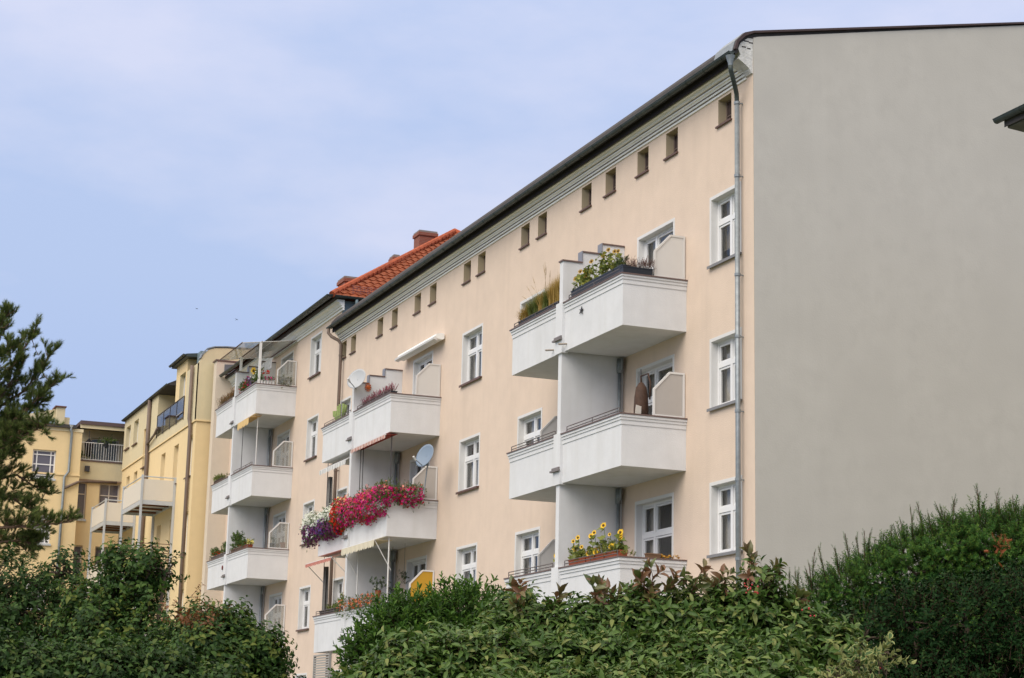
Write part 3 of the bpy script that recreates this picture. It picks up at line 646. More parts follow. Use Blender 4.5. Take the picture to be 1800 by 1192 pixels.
# steel balconies bolted in front of the yellow house
def steel_balcony(x0, x1, levels, label, lower_mesh=False):
    t = thing('steel_balcony', label, 'balcony', ((x0+x1)/2, YY-.8, 0), 'steel frame balconies on the yellow house')
    y0, y1 = YY-1.56, YY-.06; post = MB()
    pm = []
    for (x, y) in ((x0,y0),(x1,y0),(x0,y1),(x1,y1)):
        MB().box(x-.05, x+.05, y-.05, y+.05, 0, levels[0][1]+.05 if y == y0 else levels[0][1]+.02).build('post', GALV, t)
    for zb, zt, kind in levels:
        dk = MB(); dk.box(x0+.052, x1-.052, y0-.01, y0+.05, zb-.20, zb); dk.box(x1-.05, x1+.01, y0+.052, y1-.052, zb-.20, zb); dk.box(x0-.01, x0+.05, y0+.052, y1-.052, zb-.20, zb)
        dk.box(x0+.052, x1-.052, y1-.05, y1+.01, zb-.2, zb); dk.box(x0+.06, x1-.06, y0+.06, y1-.06, zb-.08, zb-.02); dk.build('deck', GALV, t)
        br = MB()
        for i in range(3): xx = x0+.9+i*(x1-x0-1.8)/2; br.box(xx-.04, xx+.04, y0+.06, y1-.06, zb-.17, zb-.085)
        br.build('joist', mat('timber_joist', (.20,.09,.05), .8), t)
        if kind == 'panel':
            pn = MB(); pn.box(x0+.06, x1-.06, y0-.012, y0+.012, zb+.02, zt-.14); pn.box(x1-.012, x1+.012, y0+.06, y1-.06, zb+.02, zt-.14); pn.box(x0-.012, x0+.012, y0+.06, y1-.06, zb+.02, zt-.14)
            pn.build('parapet_panel', CREAMP, t)
            hr = MB(); hr.tube([(x0,y1,zt-.02),(x0,y0,zt-.02),(x1,y0,zt-.02),(x1,y1,zt-.02)], .028, 8); hr.build('handrail', GALV, t)
        else:
            hr = MB()
            for i in range(9): z = zb+.1+i*.14; hr.tube([(x1,y1,z),(x1,y0,z),(x0,y0,z)], .018, 5)
            for y in (y0, y1): hr.tube([(x1,y,zb),(x1,y,zb+1.25)], .028, 6)
            hr.build('handrail', mat('rust_rail', (.10,.035,.03), .6), t)
    return t
steel_balcony(-56.7, -52.0, [(12.3, 13.4, 'panel'), (9.1, 10.3, 'bars')], 'nearer steel framed balcony with cream panels above a barred one')
steel_balcony(-65.6, -61.6, [(12.3, 13.38, 'panel'), (9.1, 10.2, 'panel')], 'farther steel framed balcony with cream panels, at the inner corner')
p = MB(); p.box(-52.1,-52.0,YY-1.2,YY-.4,9.3,9.5); o = p.build('railing_planter', mat('red_planter', (.10,.03,.04), .6)); tag(o, 'small dark red planter on the rusty barred balcony rail', 'planter')

# ================================================================== HOUSE FACING US at the far left
XB, XK = -66.5, -67.4
fh = thing('corner_house', 'yellow house facing the viewer with stepped white window at far left', 'building', (-72, -8, 0))
def bxk(px, py, X=XB): return bx(px, py, X)
blk = MB(); yR = -3.63
bh = []
for dz in (0, 3.42, 6.8): bh.append((-6.12, -4.92, 14.87-dz, 16.38-dz))
bh2 = [(h[0]-5, h[1]-5, h[2], h[3]) for h in bh]
wall_grid(blk, 'x', XB, -16, yR, 0, 17.62, bh+bh2)
blk.quad((XB,yR,0),(XK-8,yR,0),(XK-8,yR,17.62),(XB,yR,17.62)); blk.quad((XB,-16,0),(XK-8,-16,0),(XK-8,-16,17.62),(XB,-16,17.62)); blk.quad((XK-8,-16,0),(XK-8,yR,0),(XK-8,yR,17.62),(XK-8,-16,17.62))
blk.build('wall', YEL, fh)
MB().quad((XB-1,-15.9,0),(XB-1,yR-.05,0),(XB-1,yR-.05,17),(XB-1,-15.9,17)).build('inner_wall', ROOM, fh)
MB().box(XB+.0, XB+.05, -16, yR+.04, 17.45, 17.62).build('cornice', mat('pale_cornice', (.72,.62,.42), .9), fh)
MB().box(XB-8.5, XB+.22, -16.2, yR-.35, 17.622, 17.80).build('roof', FELT, fh)
MB().box(XB, XB+.05, -16, yR+.03, 15.10, 15.18).build('string_course', YEL, fh)
def xwindow(parent, X, y0, y1, z0, z1, xs, zs, frm, pane=None, sill=True, name='window'):
    """window in a wall facing +X; xs / zs: glazing bar fractions"""
    f = MB(); xa, xb = X-.22, X-.15
    f.box(xa, xb, y0, y1, z0, z0+.07); f.box(xa, xb, y0, y1, z1-.07, z1); f.box(xa, xb, y0, y0+.07, z0+.07, z1-.07); f.box(xa, xb, y1-.07, y1, z0+.07, z1-.07)
    for s_ in xs: f.box(xa+.004, xb-.004, y0+(y1-y0)*s_-.028, y0+(y1-y0)*s_+.028, z0+.07, z1-.07)
    for s_ in zs: f.box(xa+.008, xb-.008, y0+.07, y1-.07, z0+(z1-z0)*s_-.028, z0+(z1-z0)*s_+.028)
    o = f.build(name, frm, parent)
    MB().box(X-.20, X-.196, y0+.05, y1-.05, z0+.05, z1-.05).build('pane', pane or mat('dull_pane', (.13,.12,.145), .12, spec=.6), o)
    r = MB(); r.box(X-.22, X, y0-.003, y0, z0, z1); r.box(X-.22, X, y1, y1+.003, z0, z1); r.box(X-.22, X, y0, y1, z1, z1+.003); r.build('reveal', YEL, o)
    if sill: MB().box(X-.2, X+.09, y0-.06, y1+.06, z0-.10, z0+.003).build('sill', GALV, o)
    return o
for h in bh+bh2: xwindow(fh, XB, *h, [.2, .8], [.12, .5, .84], PVC)
# downpipe with a bend
downpipe(fh, [(XB+.15,-4.26,17.75),(XB+.15,-4.26,17.5),(XB+.12,-4.20,17.35),(XB+.12,-4.22,15.3),(XB+.12,-4.42,15.0),(XB+.12,-4.45,0.1)], .07, ZINC)
MB().lathe((XB+.15,-4.26,17.62), [(.07,0),(.12,.12),(.13,.16)], 10).build('rainwater_hopper', GALV, fh, True)
downpipe(fh, [(XB+.12,-4.40,14.4),(XB+.1,-3.7,14.78),(XK+.12,-3.2,14.95),(XK+.12,-1.5,15.02)], .07, BROWNPIPE, 'branch_pipe')
# recessed part with roof terrace
rc = MB(); rh = [(-3.72,-3.05,12.95,14.95), (-2.38,-1.3,12.95,14.95)]
rh += [(a,b,c-3.4,d-3.4) for a,b,c,d in rh]
wall_grid(rc, 'x', XK, yR+.002, 4, 0, 16.05, rh)
rc.build('rear_wall', YEL, fh)
MB().box(XK-.15, XK+.03, yR+.002, 4, 15.1, 16.06).build('terrace_parapet', YELPALE, fh)
MB().box(XK-.2, XK+.07, yR+.003, 4, 16.062, 16.12).build('parapet_coping', BROWNCAP, fh)
MB().box(XK, XK+.05, yR+.002, 4, 15.02, 15.09).build('rear_string', mat('brown_band', (.35,.24,.16), .8), fh)
for i, h in enumerate(rh): xwindow(fh, XK, *h, [] if i % 2 == 0 else [.5], [.68], mat('taupe_frame', (.62,.55,.47), .6))
lw_ = MB(); wall_grid(lw_, 'x', XK-1.6, yR+.002, 4, 15.5, 18.1, [(-2.75,-1.2,16.2,17.6)]); lw_.build('loggia_wall', YELPALE, fh)
xwindow(fh, XK-1.6, -2.75, -1.2, 16.2, 17.6, [.5, .92], [], mat('pale_frame', (.66,.64,.58), .5), glassmat('x', (1,1,1)) if False else mat('bluish_pane', (.16,.20,.24), .12, spec=.6), sill=False, name='terrace_door')
MB().box(XK-9, XK+.1, yR+.003, 4.1, 18.05, 18.25).build('terrace_roof', mat('brown_fascia', (.10,.07,.07), .7), fh)
MB().box(XK-.02, XK+.02, yR+.003, 4, 17.85, 18.048).build('fascia', YELPALE, fh)
MB().box(XK-1.6, XK-.16, yR+.003, 4, 15.95, 16.0).build('terrace_floor', SOIL, fh)
rl = MB()
for z in (16.17, 17.08): rl.tube([(XK+.02,yR+.05,z),(XK+.02,.5,z)], .022, 6)
y = yR+.12
while y < .4: rl.tube([(XK+.02,y,16.17),(XK+.02,y,17.08)], .011, 5); y += .135
rl.build('terrace_railing', mat('white_rail', (.7,.7,.7), .4), fh)
box('fascia_hopper', DARKMETAL, fh, XK+.06, XK+.2, -3.25, -3.0, 15.5, 15.8)
# stub tower on the roof
tw = MB(); tw.box(XB-3.2, XB-2.2, -4.75, -4.30, 17.8, 19.1); tw.prism_x([(-7.3,18.35),(-4.76,19.05),(-4.76,17.81),(-7.3,17.81)], XB-3.2, XB-2.6); tw.box(XB-3.1,XB-2.4,-4.295,-4.0,17.8,18.6)
tw.build('roof_turret', YELPALE, fh)
MB().prism_x([(-7.2,18.0),(-4.8,18.45),(-4.8,17.82),(-7.2,17.82)], XB-2.55, XB-2.2).build('turret_apron', ZINCB, fh)
MB().box(XB-3.3,XB-2.1,-4.85,-4.25,19.102,19.16).build('turret_coping', mat('red_brown', (.16,.07,.06), .7), fh)
dmx = MB(); dmx.lathe((XK-3.5,-2.55,18.24), [(.75,0),(.7,.12),(.5,.24),(.25,.31),(.001,.34)], 16); dmx.build('skylight_dome', mat('dome_white', (.75,.77,.8), .4), fh, True)
# folded black parasol & plants on its terrace
pr_ = thing('folded_parasol', 'folded black parasol hanging on the far roof terrace', 'parasol', (XK-.5, -3.0, 16.0))
MB().lathe((XK-.4,-3.05,16.35), [(.05,0),(.18,.1),(.20,.45),(.24,.8),(.10,.93),(.04,1.0)], 10).build('canopy', mat('black_cloth', (.02,.018,.02), .9), pr_)
MB().tube([(XK-.4,-3.05,16.0),(XK-.4,-3.05,17.8)], .02, 6).build('pole', DARKMETAL, pr_)

# pots on the far roof terrace
for (dy, h, lab) in ((-2.2, .55, 'leafy pot plant hanging on the railing of the far roof terrace, beside the corner'), (-3.4, .35, 'small pot plant on the floor of the far roof terrace, under the parasol')):
    LATE_POTS = globals().setdefault('LATE_POTS', []); LATE_POTS.append((dy, h, lab))

# ================================================================== NEIGHBOUR'S EAVE at right edge
nh = thing('neighbour_house', 'small neighbouring house of which only the dark eave corner with half-round gutter shows', 'building', (14, 4, 0))
MB().box(8.75, 24, 1.15, 8.6, 0, 12.25).build('wall', mat('neighbour_render', (.5,.48,.44), .9, var=.04), nh)
MB().prism_x([(.42,12.30),(.42,12.45),(4.9,14.6),(9.3,12.45),(9.3,12.30),(4.9,14.42)], 8.12, 24.5).build('roof', FELT, nh)
MB().prism_x([(.46,12.28),(.46,12.38),(1.25,12.74),(1.25,12.22)], 8.16, 24.4).build('eave_box', mat('eave_greybrown', (.12,.12,.10), .8, var=.2), nh)
gutter(nh, [(24.4, .36, 12.47), (7.98, .36, 12.47)], .075, m=ZINCD)

# ================================================================== PLANT GENERATORS
def leaf_tpl(L, W, droop=0.15, fold=0.12, cols=3):
    """one folded leaf pointing along +X, upper side +Z"""
    ts = [0, .3, .68, 1.0]; z = [0, .02, -.02, -droop]
    c = [(L*t, 0, L*zz) for t, zz in zip(ts, z)]
    v = [c[0], c[1], c[2], c[3], (L*.32, W*.46, L*(.02+fold)), (L*.66, W*.40, L*(-.02+fold*.8)), (L*.32, -W*.46, L*(.02+fold)), (L*.66, -W*.40, L*(-.02+fold*.8))]
    f = [(0,1,4), (0,6,1), (1,2,5,4), (1,6,7,2), (2,3,5), (2,7,3)]
    return np.array(v, float), f
def quad_leaf(L, W, droop=.1):
    return np.array([(0,0,0),(L*.5,W*.5,.02*L),(L,0,-droop*L),(L*.5,-W*.5,.02*L)], float), [(0,3,2,1)]
def rotz(a): c, s = math.cos(a), math.sin(a); return np.array([[c,-s,0],[s,c,0],[0,0,1]])
def roty(a): c, s = math.cos(a), math.sin(a); return np.array([[c,0,s],[0,1,0],[-s,0,c]])
def rotx(a): c, s = math.cos(a), math.sin(a); return np.array([[1,0,0],[0,c,-s],[0,s,c]])
def sprig(leaf, n, length, tilt=(20, 60), rng=RNG, top=True, size=(.7, 1.1), lo=0.15):
    """twig along +Z carrying n leaves; returns verts, faces, rnd"""
    V, F, R = [], [], []; b = 0; lv, lf = leaf
    for i in range(n):
        t = lo+(1-lo)*(i+1)/n; a = i*2.4+rng.uniform(-.3, .3); el = math.radians(rng.uniform(*tilt))*(1 if not top else (.6+.8*t))
        sc = rng.uniform(*size)*(1.0 if t < .9 else .75)
        m = rotz(a) @ roty(-min(el, 1.4)) @ rotx(rng.uniform(-.5, .5))
        p = (lv*sc) @ m.T + np.array([0, 0, length*t])
        V.append(p); F += [tuple(b+k for k in q) for q in lf]; R += [rng.uniform(0, 1)]*len(lv); b += len(lv)
    r = length*.012+.0012
    st = np.array([(r,0,0),(-r*.5,r*.87,0),(-r*.5,-r*.87,0),(0,0,length)]); V.append(st)
    F += [(b,b+1,b+3),(b+1,b+2,b+3),(b+2,b,b+3)]; R += [-1.0]*4
    return np.vstack(V), F, np.array(R)
def basis(d, rng, N_):
    d = d/np.linalg.norm(d, axis=1, keepdims=True)
    h = rng.normal(size=(N_, 3)); x = np.cross(h, d); x /= np.linalg.norm(x, axis=1, keepdims=True); y = np.cross(d, x)
    return np.stack([x, y, d], axis=2)
def scatter(name, m, parent, tpls, pos, dirs, scale, rng=RNG, jitter=.25, stuff=False):
    """many copies of small leafy templates gathered in one mesh"""
    N_ = len(pos); pos = np.asarray(pos, float); B = basis(np.asarray(dirs, float), rng, N_); which = rng.integers(0, len(tpls), N_)
    VV, LI, LT, RR = [], [], [], []; base = 0
    for k, (tv, tf, tr_) in enumerate(tpls):
        idx = np.where(which == k)[0]
        if not len(idx): continue
        P = np.einsum('nij,vj->nvi', B[idx], tv)*np.asarray(scale)[idx][:, None, None]+pos[idx][:, None, :]
        nv = len(tv); VV.append(P.reshape(-1, 3))
        li = np.concatenate([np.array(q) for q in tf]); lt = np.array([len(q) for q in tf])
        offs = base+np.arange(len(idx))*nv
        LI.append((li[None, :]+offs[:, None]).ravel()); LT.append(np.tile(lt, len(idx)))
        rr = np.tile(tr_, (len(idx), 1)); plant = rng.uniform(-jitter, jitter, (len(idx), 1))
        RR.append(np.where(rr < 0, 0.0, np.where(rr > .985, 1.0, np.clip(.08+rr*.92+plant, .05, .96))).ravel()); base += nv*len(idx)
    V = np.concatenate(VV); LI = np.concatenate(LI); LT = np.concatenate(LT); R = np.concatenate(RR)
    me = bpy.data.meshes.new(name); me.vertices.add(len(V)); me.vertices.foreach_set('co', V.ravel().astype(np.float32))
    me.loops.add(len(LI)); me.loops.foreach_set('vertex_index', LI.astype(np.int32))
    me.polygons.add(len(LT)); me.polygons.foreach_set('loop_start', np.concatenate([[0], np.cumsum(LT)[:-1]]).astype(np.int32))
    a = me.attributes.new('rnd', 'FLOAT', 'POINT'); a.data.foreach_set('value', R.astype(np.float32))
    me.update(calc_edges=True); me.materials.append(m)
    o = bpy.data.objects.new(name, me); col.objects.link(o); attach(o, parent)
    if stuff: o['kind'] = 'stuff'
    return o
def shell(lobes, n, rng=RNG, inner=.55, up=.5, rough=.18, zmin=0.1):
    """points and outward directions in the outer part of a union of ellipsoid lobes (centre, rx, ry, rz)"""
    C_ = np.array([l[0] for l in lobes]); Rr = np.array([l[1:4] for l in lobes]); wgt = (Rr.prod(axis=1))**(2/3); wgt /= wgt.sum()
    k = rng.choice(len(lobes), n*2, p=wgt); d = rng.normal(size=(n*2, 3)); d /= np.linalg.norm(d, axis=1, keepdims=True)
    ph = rng.uniform(0, 6.28, (len(lobes), 6))
    nz = np.sin(d[:,0]*5+ph[k,0])*np.sin(d[:,1]*5+ph[k,1])+.6*np.sin(d[:,2]*9+ph[k,2])*np.sin(d[:,0]*9+ph[k,3])+.4*np.sin(d[:,1]*15+ph[k,4])
    rad = (inner+(1-inner)*rng.uniform(0, 1, n*2)**.55)*(1+rough*nz)
    p = C_[k]+d*Rr[k]*rad[:, None]
    keep = p[:, 2] > zmin
    for j in range(len(lobes)):
        q = ((p-C_[j])/Rr[j]); keep &= ~((np.linalg.norm(q, axis=1) < inner*.85) & (k != j))
    p, d = p[keep][:n], d[keep][:n]
    dd = d+np.array([0, 0, up])+rng.normal(size=d.shape)*.35
    return p, dd
def branches(parent, base, lobes, m=BARK, r0=.05, n_sub=6, rng=RNG, name='branch_frame'):
    b = MB(); base = np.array(base, float)
    for l in lobes:
        c = np.array(l[0]); mid = base*.5+c*.5+rng.normal(size=3)*.08+np.array([0, 0, -.1])
        foot = np.array([base[0]+rng.uniform(-.12, .12), base[1]+rng.uniform(-.12, .12), 0])
        b.tube([foot, mid, c], r0, 6, r0*.45)
        for i in range(n_sub):
            d = rng.normal(size=3); d[2] = abs(d[2])*.8; d /= np.linalg.norm(d); e = c+d*np.array(l[1:4])*rng.uniform(.7, 1.0)
            b.tube([c, (c+e)/2+rng.normal(size=3)*.04, e], r0*.4, 5, .004)
    return b.build(name, m, parent, smooth=True)
def bush(name, label, cat, base, lobes, tpls, m, n, scale=(.8, 1.2), up=.5, inner=.5, rough=.18, r0=.04, nsub=6, group=None, zmin=.1, bark=BARK):
    t = thing(name, label, cat, base, group)
    branches(t, base, lobes, m=bark, r0=r0, n_sub=nsub)
    p, d = shell(lobes, n, up=up, inner=inner, rough=rough, zmin=zmin)
    scatter('foliage', m, t, tpls, p, d, RNG.uniform(*scale, len(p)))
    return t

# ------------------------------------------------------------------ things on the balconies
G1 = leafmat('green_mid', [(0, (.10,.07,.04)), (.06, (.045,.10,.02)), (.5, (.08,.15,.03)), (1, (.16,.22,.05))])
G2 = leafmat('green_yellowish', [(0, (.10,.08,.04)), (.06, (.09,.14,.03)), (.6, (.20,.24,.05)), (1, (.36,.36,.08))])
G3 = leafmat('green_deep', [(0, (.08,.05,.03)), (.06, (.03,.065,.02)), (1, (.08,.13,.04))])
def petal_tpl(s, n=5, cup=.25):
    v = [(0,0,0)]; f = []
    for i in range(n):
        a = 2*math.pi*i/n; b = 2*math.pi*(i+.5)/n; v += [(math.cos(a)*s*.35, math.sin(a)*s*.35, s*.05), (math.cos(b)*s*.5, math.sin(b)*s*.5, s*cup)]
    m_ = len(v)-1; f = [(0, 1+i, 1+(i+1) % m_) for i in range(m_)]
    return np.array(v), f, np.full(len(v), .5)
def flowers(name, m, parent, pos, dirs, s=.05, n=5): 
    tp = []
    for k in range(4):
        v, f, r = petal_tpl(s, n); tp.append((v, f, np.full(len(v), .1+.28*k)))
    return scatter(name, m, parent, tp, pos, dirs, RNG.uniform(.75, 1.25, len(pos)), jitter=.1)
def boxpts(x0, x1, y0, y1, z0, z1, n, rng=RNG): return np.column_stack([rng.uniform(x0, x1, n), rng.uniform(y0, y1, n), rng.uniform(z0, z1, n)])
def updirs(n, spread=.6, rng=RNG): d = rng.normal(size=(n, 3))*spread; d[:, 2] += 1; return d
def trough(t, x0, x1, y0, y1, z0, h, m, name='box', taper=.015):
    b = MB(); 
    vs = [(x0+taper,y0+taper,z0),(x1-taper,y0+taper,z0),(x1-taper,y1-taper,z0),(x0+taper,y1-taper,z0),(x0,y0,z0+h),(x1,y0,z0+h),(x1,y1,z0+h),(x0,y1,z0+h)]
    b.add(vs, [(0,3,2,1),(0,1,5,4),(1,2,6,5),(2,3,7,6),(3,0,4,7)])
    w_ = .012
    b.box(x0-.008,x1+.008,y0-.008,y0+w_,z0+h-.025,z0+h); b.box(x0-.008,x1+.008,y1-w_,y1+.008,z0+h-.025,z0+h); b.box(x0-.008,x0+w_,y0+w_,y1-w_,z0+h-.025,z0+h); b.box(x1-w_,x1+.008,y0+w_,y1-w_,z0+h-.025,z0+h)
    o = b.build(name, m, t); box('soil', SOIL, o, x0+.012, x1-.012, y0+.012, y1-.012, z0+h-.05, z0+h-.03); return o
def sunflower(t, x, y, z, h, s=.11, lean=(0,0), col_=None, heads=1, face=(.55,-.75,.3)):
    st = MB(); top = (x+lean[0], y+lean[1], z+h); st.tube([(x,y,z),(x+lean[0]*.3,y+lean[1]*.3,z+h*.5),top], .009, 5, .006)
    o = st.build('sunflower', mat('stem_green', (.13,.19,.06), .7), t)
    fd = Vector(face).normalized(); R_ = fd.to_track_quat('Z', 'Y').to_matrix()
    hd = MB(); n = 13; c = Vector(top)+fd*.02
    for i in range(n):
        a = 2*math.pi*i/n; l = s*random.uniform(.85, 1.1); w_ = .3*s
        for q in [[(0.25*l,-w_*.3,0),(.7*l,-w_*.5,.01),(l,0,.015),(.7*l,w_*.5,.01),(.25*l,w_*.3,0)]]:
            m_ = Matrix.Rotation(a, 3, 'Z'); hd.add([c+R_ @ (m_ @ Vector(k)) for k in q], [(0,1,2,3,4)])
    hd.build('petals', col_ or mat('sunflower_yellow', (.80,.50,.02), .6), o)
    MB().ell(c, (s*.42, s*.16), 10, 5).build('seed_head', mat('seed_head', (.10,.05,.015), .9), o) if fd.z > .9 else MB().lathe(c, [(s*.4,0),(s*.34,.018),(.001,.028)], 10, fd).build('seed_head', mat('seed_head', (.10,.05,.015), .9), o)
    k = max(3, int(h/.12)); pp = np.array([[x+lean[0]*i/k, y+lean[1]*i/k, z+h*(i+.3)/k] for i in range(k)]).repeat(2, axis=0)
    dd = RNG.normal(size=(2*k, 3)); dd[:, 2] = RNG.uniform(-.5, .3, 2*k)
    lf = leaf_tpl(.15, .12, .3); scatter('leaf', G2, o, [(roty_v(lf[0]), lf[1], np.full(8, .6))], pp, dd, RNG.uniform(.7, 1.25, 2*k), jitter=.4)
    return o
def roty_v(v): return v @ roty(-math.pi/2).T       # leaf along +Z
SPR = [sprig(leaf_tpl(.07, .035), 9, .13) for _ in range(4)]
SPRs = [sprig(leaf_tpl(.035, .016), 10, .08) for _ in range(4)]
CA, CB_, CC, C0 = FL['A']['cap'], FL['B']['cap'], FL['C']['cap'], FL['0']['cap']

# 1. top balcony nearest the gable: dark boxes with sunflowers, violets on the return
t = thing('planter_box', 'dark long planter with seeding sunflowers on the top balcony nearest the gable', 'planter', (-4.8, -1.5, CA), 'flower planters on balcony parapets')
trough(t, -6.2, -3.32, -1.52, -1.30, CA+.002, .25, BLACKP)
scatter('leafy_clump', G2, t, [sprig(leaf_tpl(.13, .085, .3), 6, .2, tilt=(-20, 30)) for _ in range(4)], np.vstack([boxpts(-6.1,-5.3,-1.5,-1.3,CA+.2,CA+.55,30), boxpts(-4.7,-3.9,-1.5,-1.3,CA+.25,CA+.65,34)]), updirs(64, 1), RNG.uniform(.6, 1.1, 64))
for x, h in ((-6.05,.30),(-5.75,.42),(-5.45,.36),(-5.1,.52),(-5.55,.25)): sunflower(t, x, -1.4, CA+.22, h, .07, (random.uniform(-.08,.08), -.05), col_=mat('sunflower_spent', (.35,.22,.03), .7) if x != -5.45 else None)
for x, h in ((-4.5,.50),(-4.2,.58),(-3.9,.46),(-3.75,.42)): sunflower(t, x, -1.4, CA+.22, h, .07, (random.uniform(-.08,.08), -.04), col_=mat('sunflower_spent', (.35,.22,.03), .7))
pp = boxpts(-3.9, -3.35, -1.48, -1.32, CA+.15, CA+.42, 70); scatter('foliage', G3, t, SPRs, pp, updirs(70), RNG.uniform(.9,1.5,70))
t = thing('planter_box', 'short dark planter with dry reddish heather on the side parapet, top balcony nearest the gable', 'planter', (-3.2, -1.2, CA), 'flower planters on balcony parapets')
trough(t, -3.30, -3.10, -1.60, -.86, CA+.002, .16, BLACKP)
HEA = leafmat('dry_heather', [(0,(.08,.05,.04)),(.06,(.08,.06,.03)),(.5,(.20,.09,.08)),(1,(.28,.16,.14))])
pp = boxpts(-3.28, -3.12, -1.4, -.80, CA+.10, CA+.26, 160); scatter('foliage', HEA, t, [sprig(quad_leaf(.02,.008), 16, .15) for _ in range(4)], pp, updirs(160, .5), RNG.uniform(.8,1.6,160))
# ornament: dark lizard-like star on the parapet front
o = MB(); c = by(1022,546,YB-.02); 
for a, l in ((1.4,.10),(2.6,.09),(3.7,.10),(5.3,.11),(0.2,.09)): o.tube([c, (c[0]+math.cos(a)*l*1.2, c[1]-.004, c[2]+math.sin(a)*l)], .022, 5, .008)
o = o.build('wall_ornament', mat('iron', (.04,.04,.05), .5)); tag(o, 'small black lizard shaped ornament on white balcony parapet', 'ornament')
# 2. ornamental grasses
t = thing('planter_box', 'dark planter full of tall golden ornamental grass with plumes, on top left balcony', 'planter', (-8.4, -1.45, CA), 'flower planters on balcony parapets')
trough(t, -9.6, -6.8, -1.50, -1.28, CA+.002, .18, BLACKP)
def blades(name, m, parent, cx, cy, z, n, h, spread, w_=.006, rng=RNG):
    vs, fs, rr = [], [], []; b = 0
    for i in range(n):
        a = rng.uniform(0, 6.28); l = h*rng.uniform(.6, 1.1); s_ = spread*rng.uniform(.2, 1); x0 = cx+rng.normal()*.05; y0 = cy+rng.normal()*.04
        dx, dy = math.cos(a), math.sin(a); px_, py_ = -dy*w_, dx*w_
        P = [(x0+dx*s_*t**1.6, y0+dy*s_*t**1.6*.6, z+l*(t-.28*t*t*s_/spread)) for t in (0, .35, .7, 1)]
        for j, (x, y, zz) in enumerate(P):
            k = (1-j/3.2); vs += [(x-px_*k, y-py_*k, zz), (x+px_*k, y+py_*k, zz)]
        fs += [(b+2*j, b+2*j+1, b+2*j+3, b+2*j+2) for j in range(3)]; rr += [rng.uniform(.1, 1)]*8; b += 8
    o = MB(); o.add(vs, fs); ob = o.build(name, m, parent); a_ = ob.data.attributes.new('rnd', 'FLOAT', 'POINT'); a_.data.foreach_set('value', np.array(rr, dtype=np.float32)); return ob
GR1 = leafmat('grass_green', [(0,(.06,.09,.02)),(.5,(.12,.17,.04)),(1,(.28,.26,.07))]); GR2 = leafmat('grass_gold', [(0,(.30,.20,.04)),(.5,(.45,.30,.07)),(1,(.55,.40,.14))])
for x, h, m_ in ((-9.45,.34,GR2),(-9.2,.42,GR2),(-8.9,.5,GR1),(-8.55,.56,GR1),(-8.2,.56,GR2),(-7.9,.6,GR1),(-7.6,.66,GR2),(-7.3,.72,GR2),(-7.0,.75,GR2)):
    blades('grass_tuft', m_, t, x, -1.4, CA+.15, 520, h*1.08, .44, w_=.0075)
pl_ = MB()
for x0, dx, h in ((-8.6,-.5,.95),(-8.4,-.3,1.1),(-8.2,-.6,.9),(-8.0,.1,1.3),(-7.9,-.1,1.25),(-8.1,.3,1.15),(-8.7,-.7,.75),(-7.8,.25,1.0)):
    pts = [(x0+dx*t_**1.5, -1.4-.1*t_, CA+.2+h*t_-.12*t_*t_) for t_ in (0,.3,.6,.8,1)]; pl_.tube(pts[:4], .003, 4); pl_.tube(pts[3:], .011, 5, .003)
pl_.build('plume', mat('plume', (.42,.32,.20), .9), t)
# 3. sunflowers in terracotta
SF = [(979,983,.22,.07),(1003,990,.30,.06),(1013,975,.42,.07),(1020,985,.30,.05),(1040,968,.48,.07),(1045,955,.55,.08),(1062,975,.62,.08),(1072,965,.30,.08),(1085,955,.42,.07)]
t = thing('planter_box', 'terracotta troughs with flowering sunflowers on lowest balcony nearest the gable', 'planter', (-4.8, -1.5, CC), 'flower planters on balcony parapets')
for x0, x1 in ((-6.15,-5.2),(-5.15,-4.2),(-4.15,-3.35)): trough(t, x0, x1, -1.50, -1.30, CC+.002, .16, TERRA)
for px, py, s_, z_ in ((977,978,.07,0),(985,966,.06,0),(1010,952,.06,0),(1016,946,.07,0),(1024,962,.06,0),(1013,965,.09,0),(1040,943,.075,0),(1046,937,.07,0),(1060,925,.085,0),(1074,940,.05,0),(1075,962,.09,0),(1103,934,.085,0),(1112,937,.08,0),(1107,943,.075,0),(1047,981,.08,0),(1035,975,.08,0)):
    q = by(px, py, -1.45); zz = CC+.15; sunflower(t, min(-3.4, q[0]+random.uniform(-.05,.05)), -1.4, zz, max(.06, q[2]-zz), s_, (0, -.05))
pp = boxpts(-6.1,-3.4,-1.5,-1.32,CC+.14,CC+.32,260); pp[:,2] = CC+.14+RNG.uniform(0,1,260)*(.08+.14*(np.sin(pp[:,0]*4)>.2)); scatter('foliage', G2, t, SPR, pp, updirs(260), RNG.uniform(.5,1.1,260))
pp = boxpts(-5.2,-4.6,-1.5,-1.3,CC+.16,CC+.34,40); flowers('blossom', leafmat('orange_bl', [(0,(.45,.12,.01)),(1,(.65,.3,.02))]), t, pp, updirs(40), .06)
t = thing('flower_bowl', 'low brown planter with orange flowers beside the balcony door, lowest balcony', 'planter', (-3.2, -.6, CC))
trough(t, -3.24, -3.10, -.95, -.62, CC+.002, .10, WOODP)
pp = boxpts(-3.22,-3.12,-.60,-.15,CC+.03,CC+.09,50); flowers('blossom', leafmat('amber_bl', [(0,(.45,.2,.02)),(1,(.6,.35,.04))]), t, pp, updirs(50), .05)
scatter('foliage', G2, t, SPRs, boxpts(-3.22,-3.12,-1.5,-1.2,CC+.01,CC+.05,14), updirs(14), RNG.uniform(1,2,14))
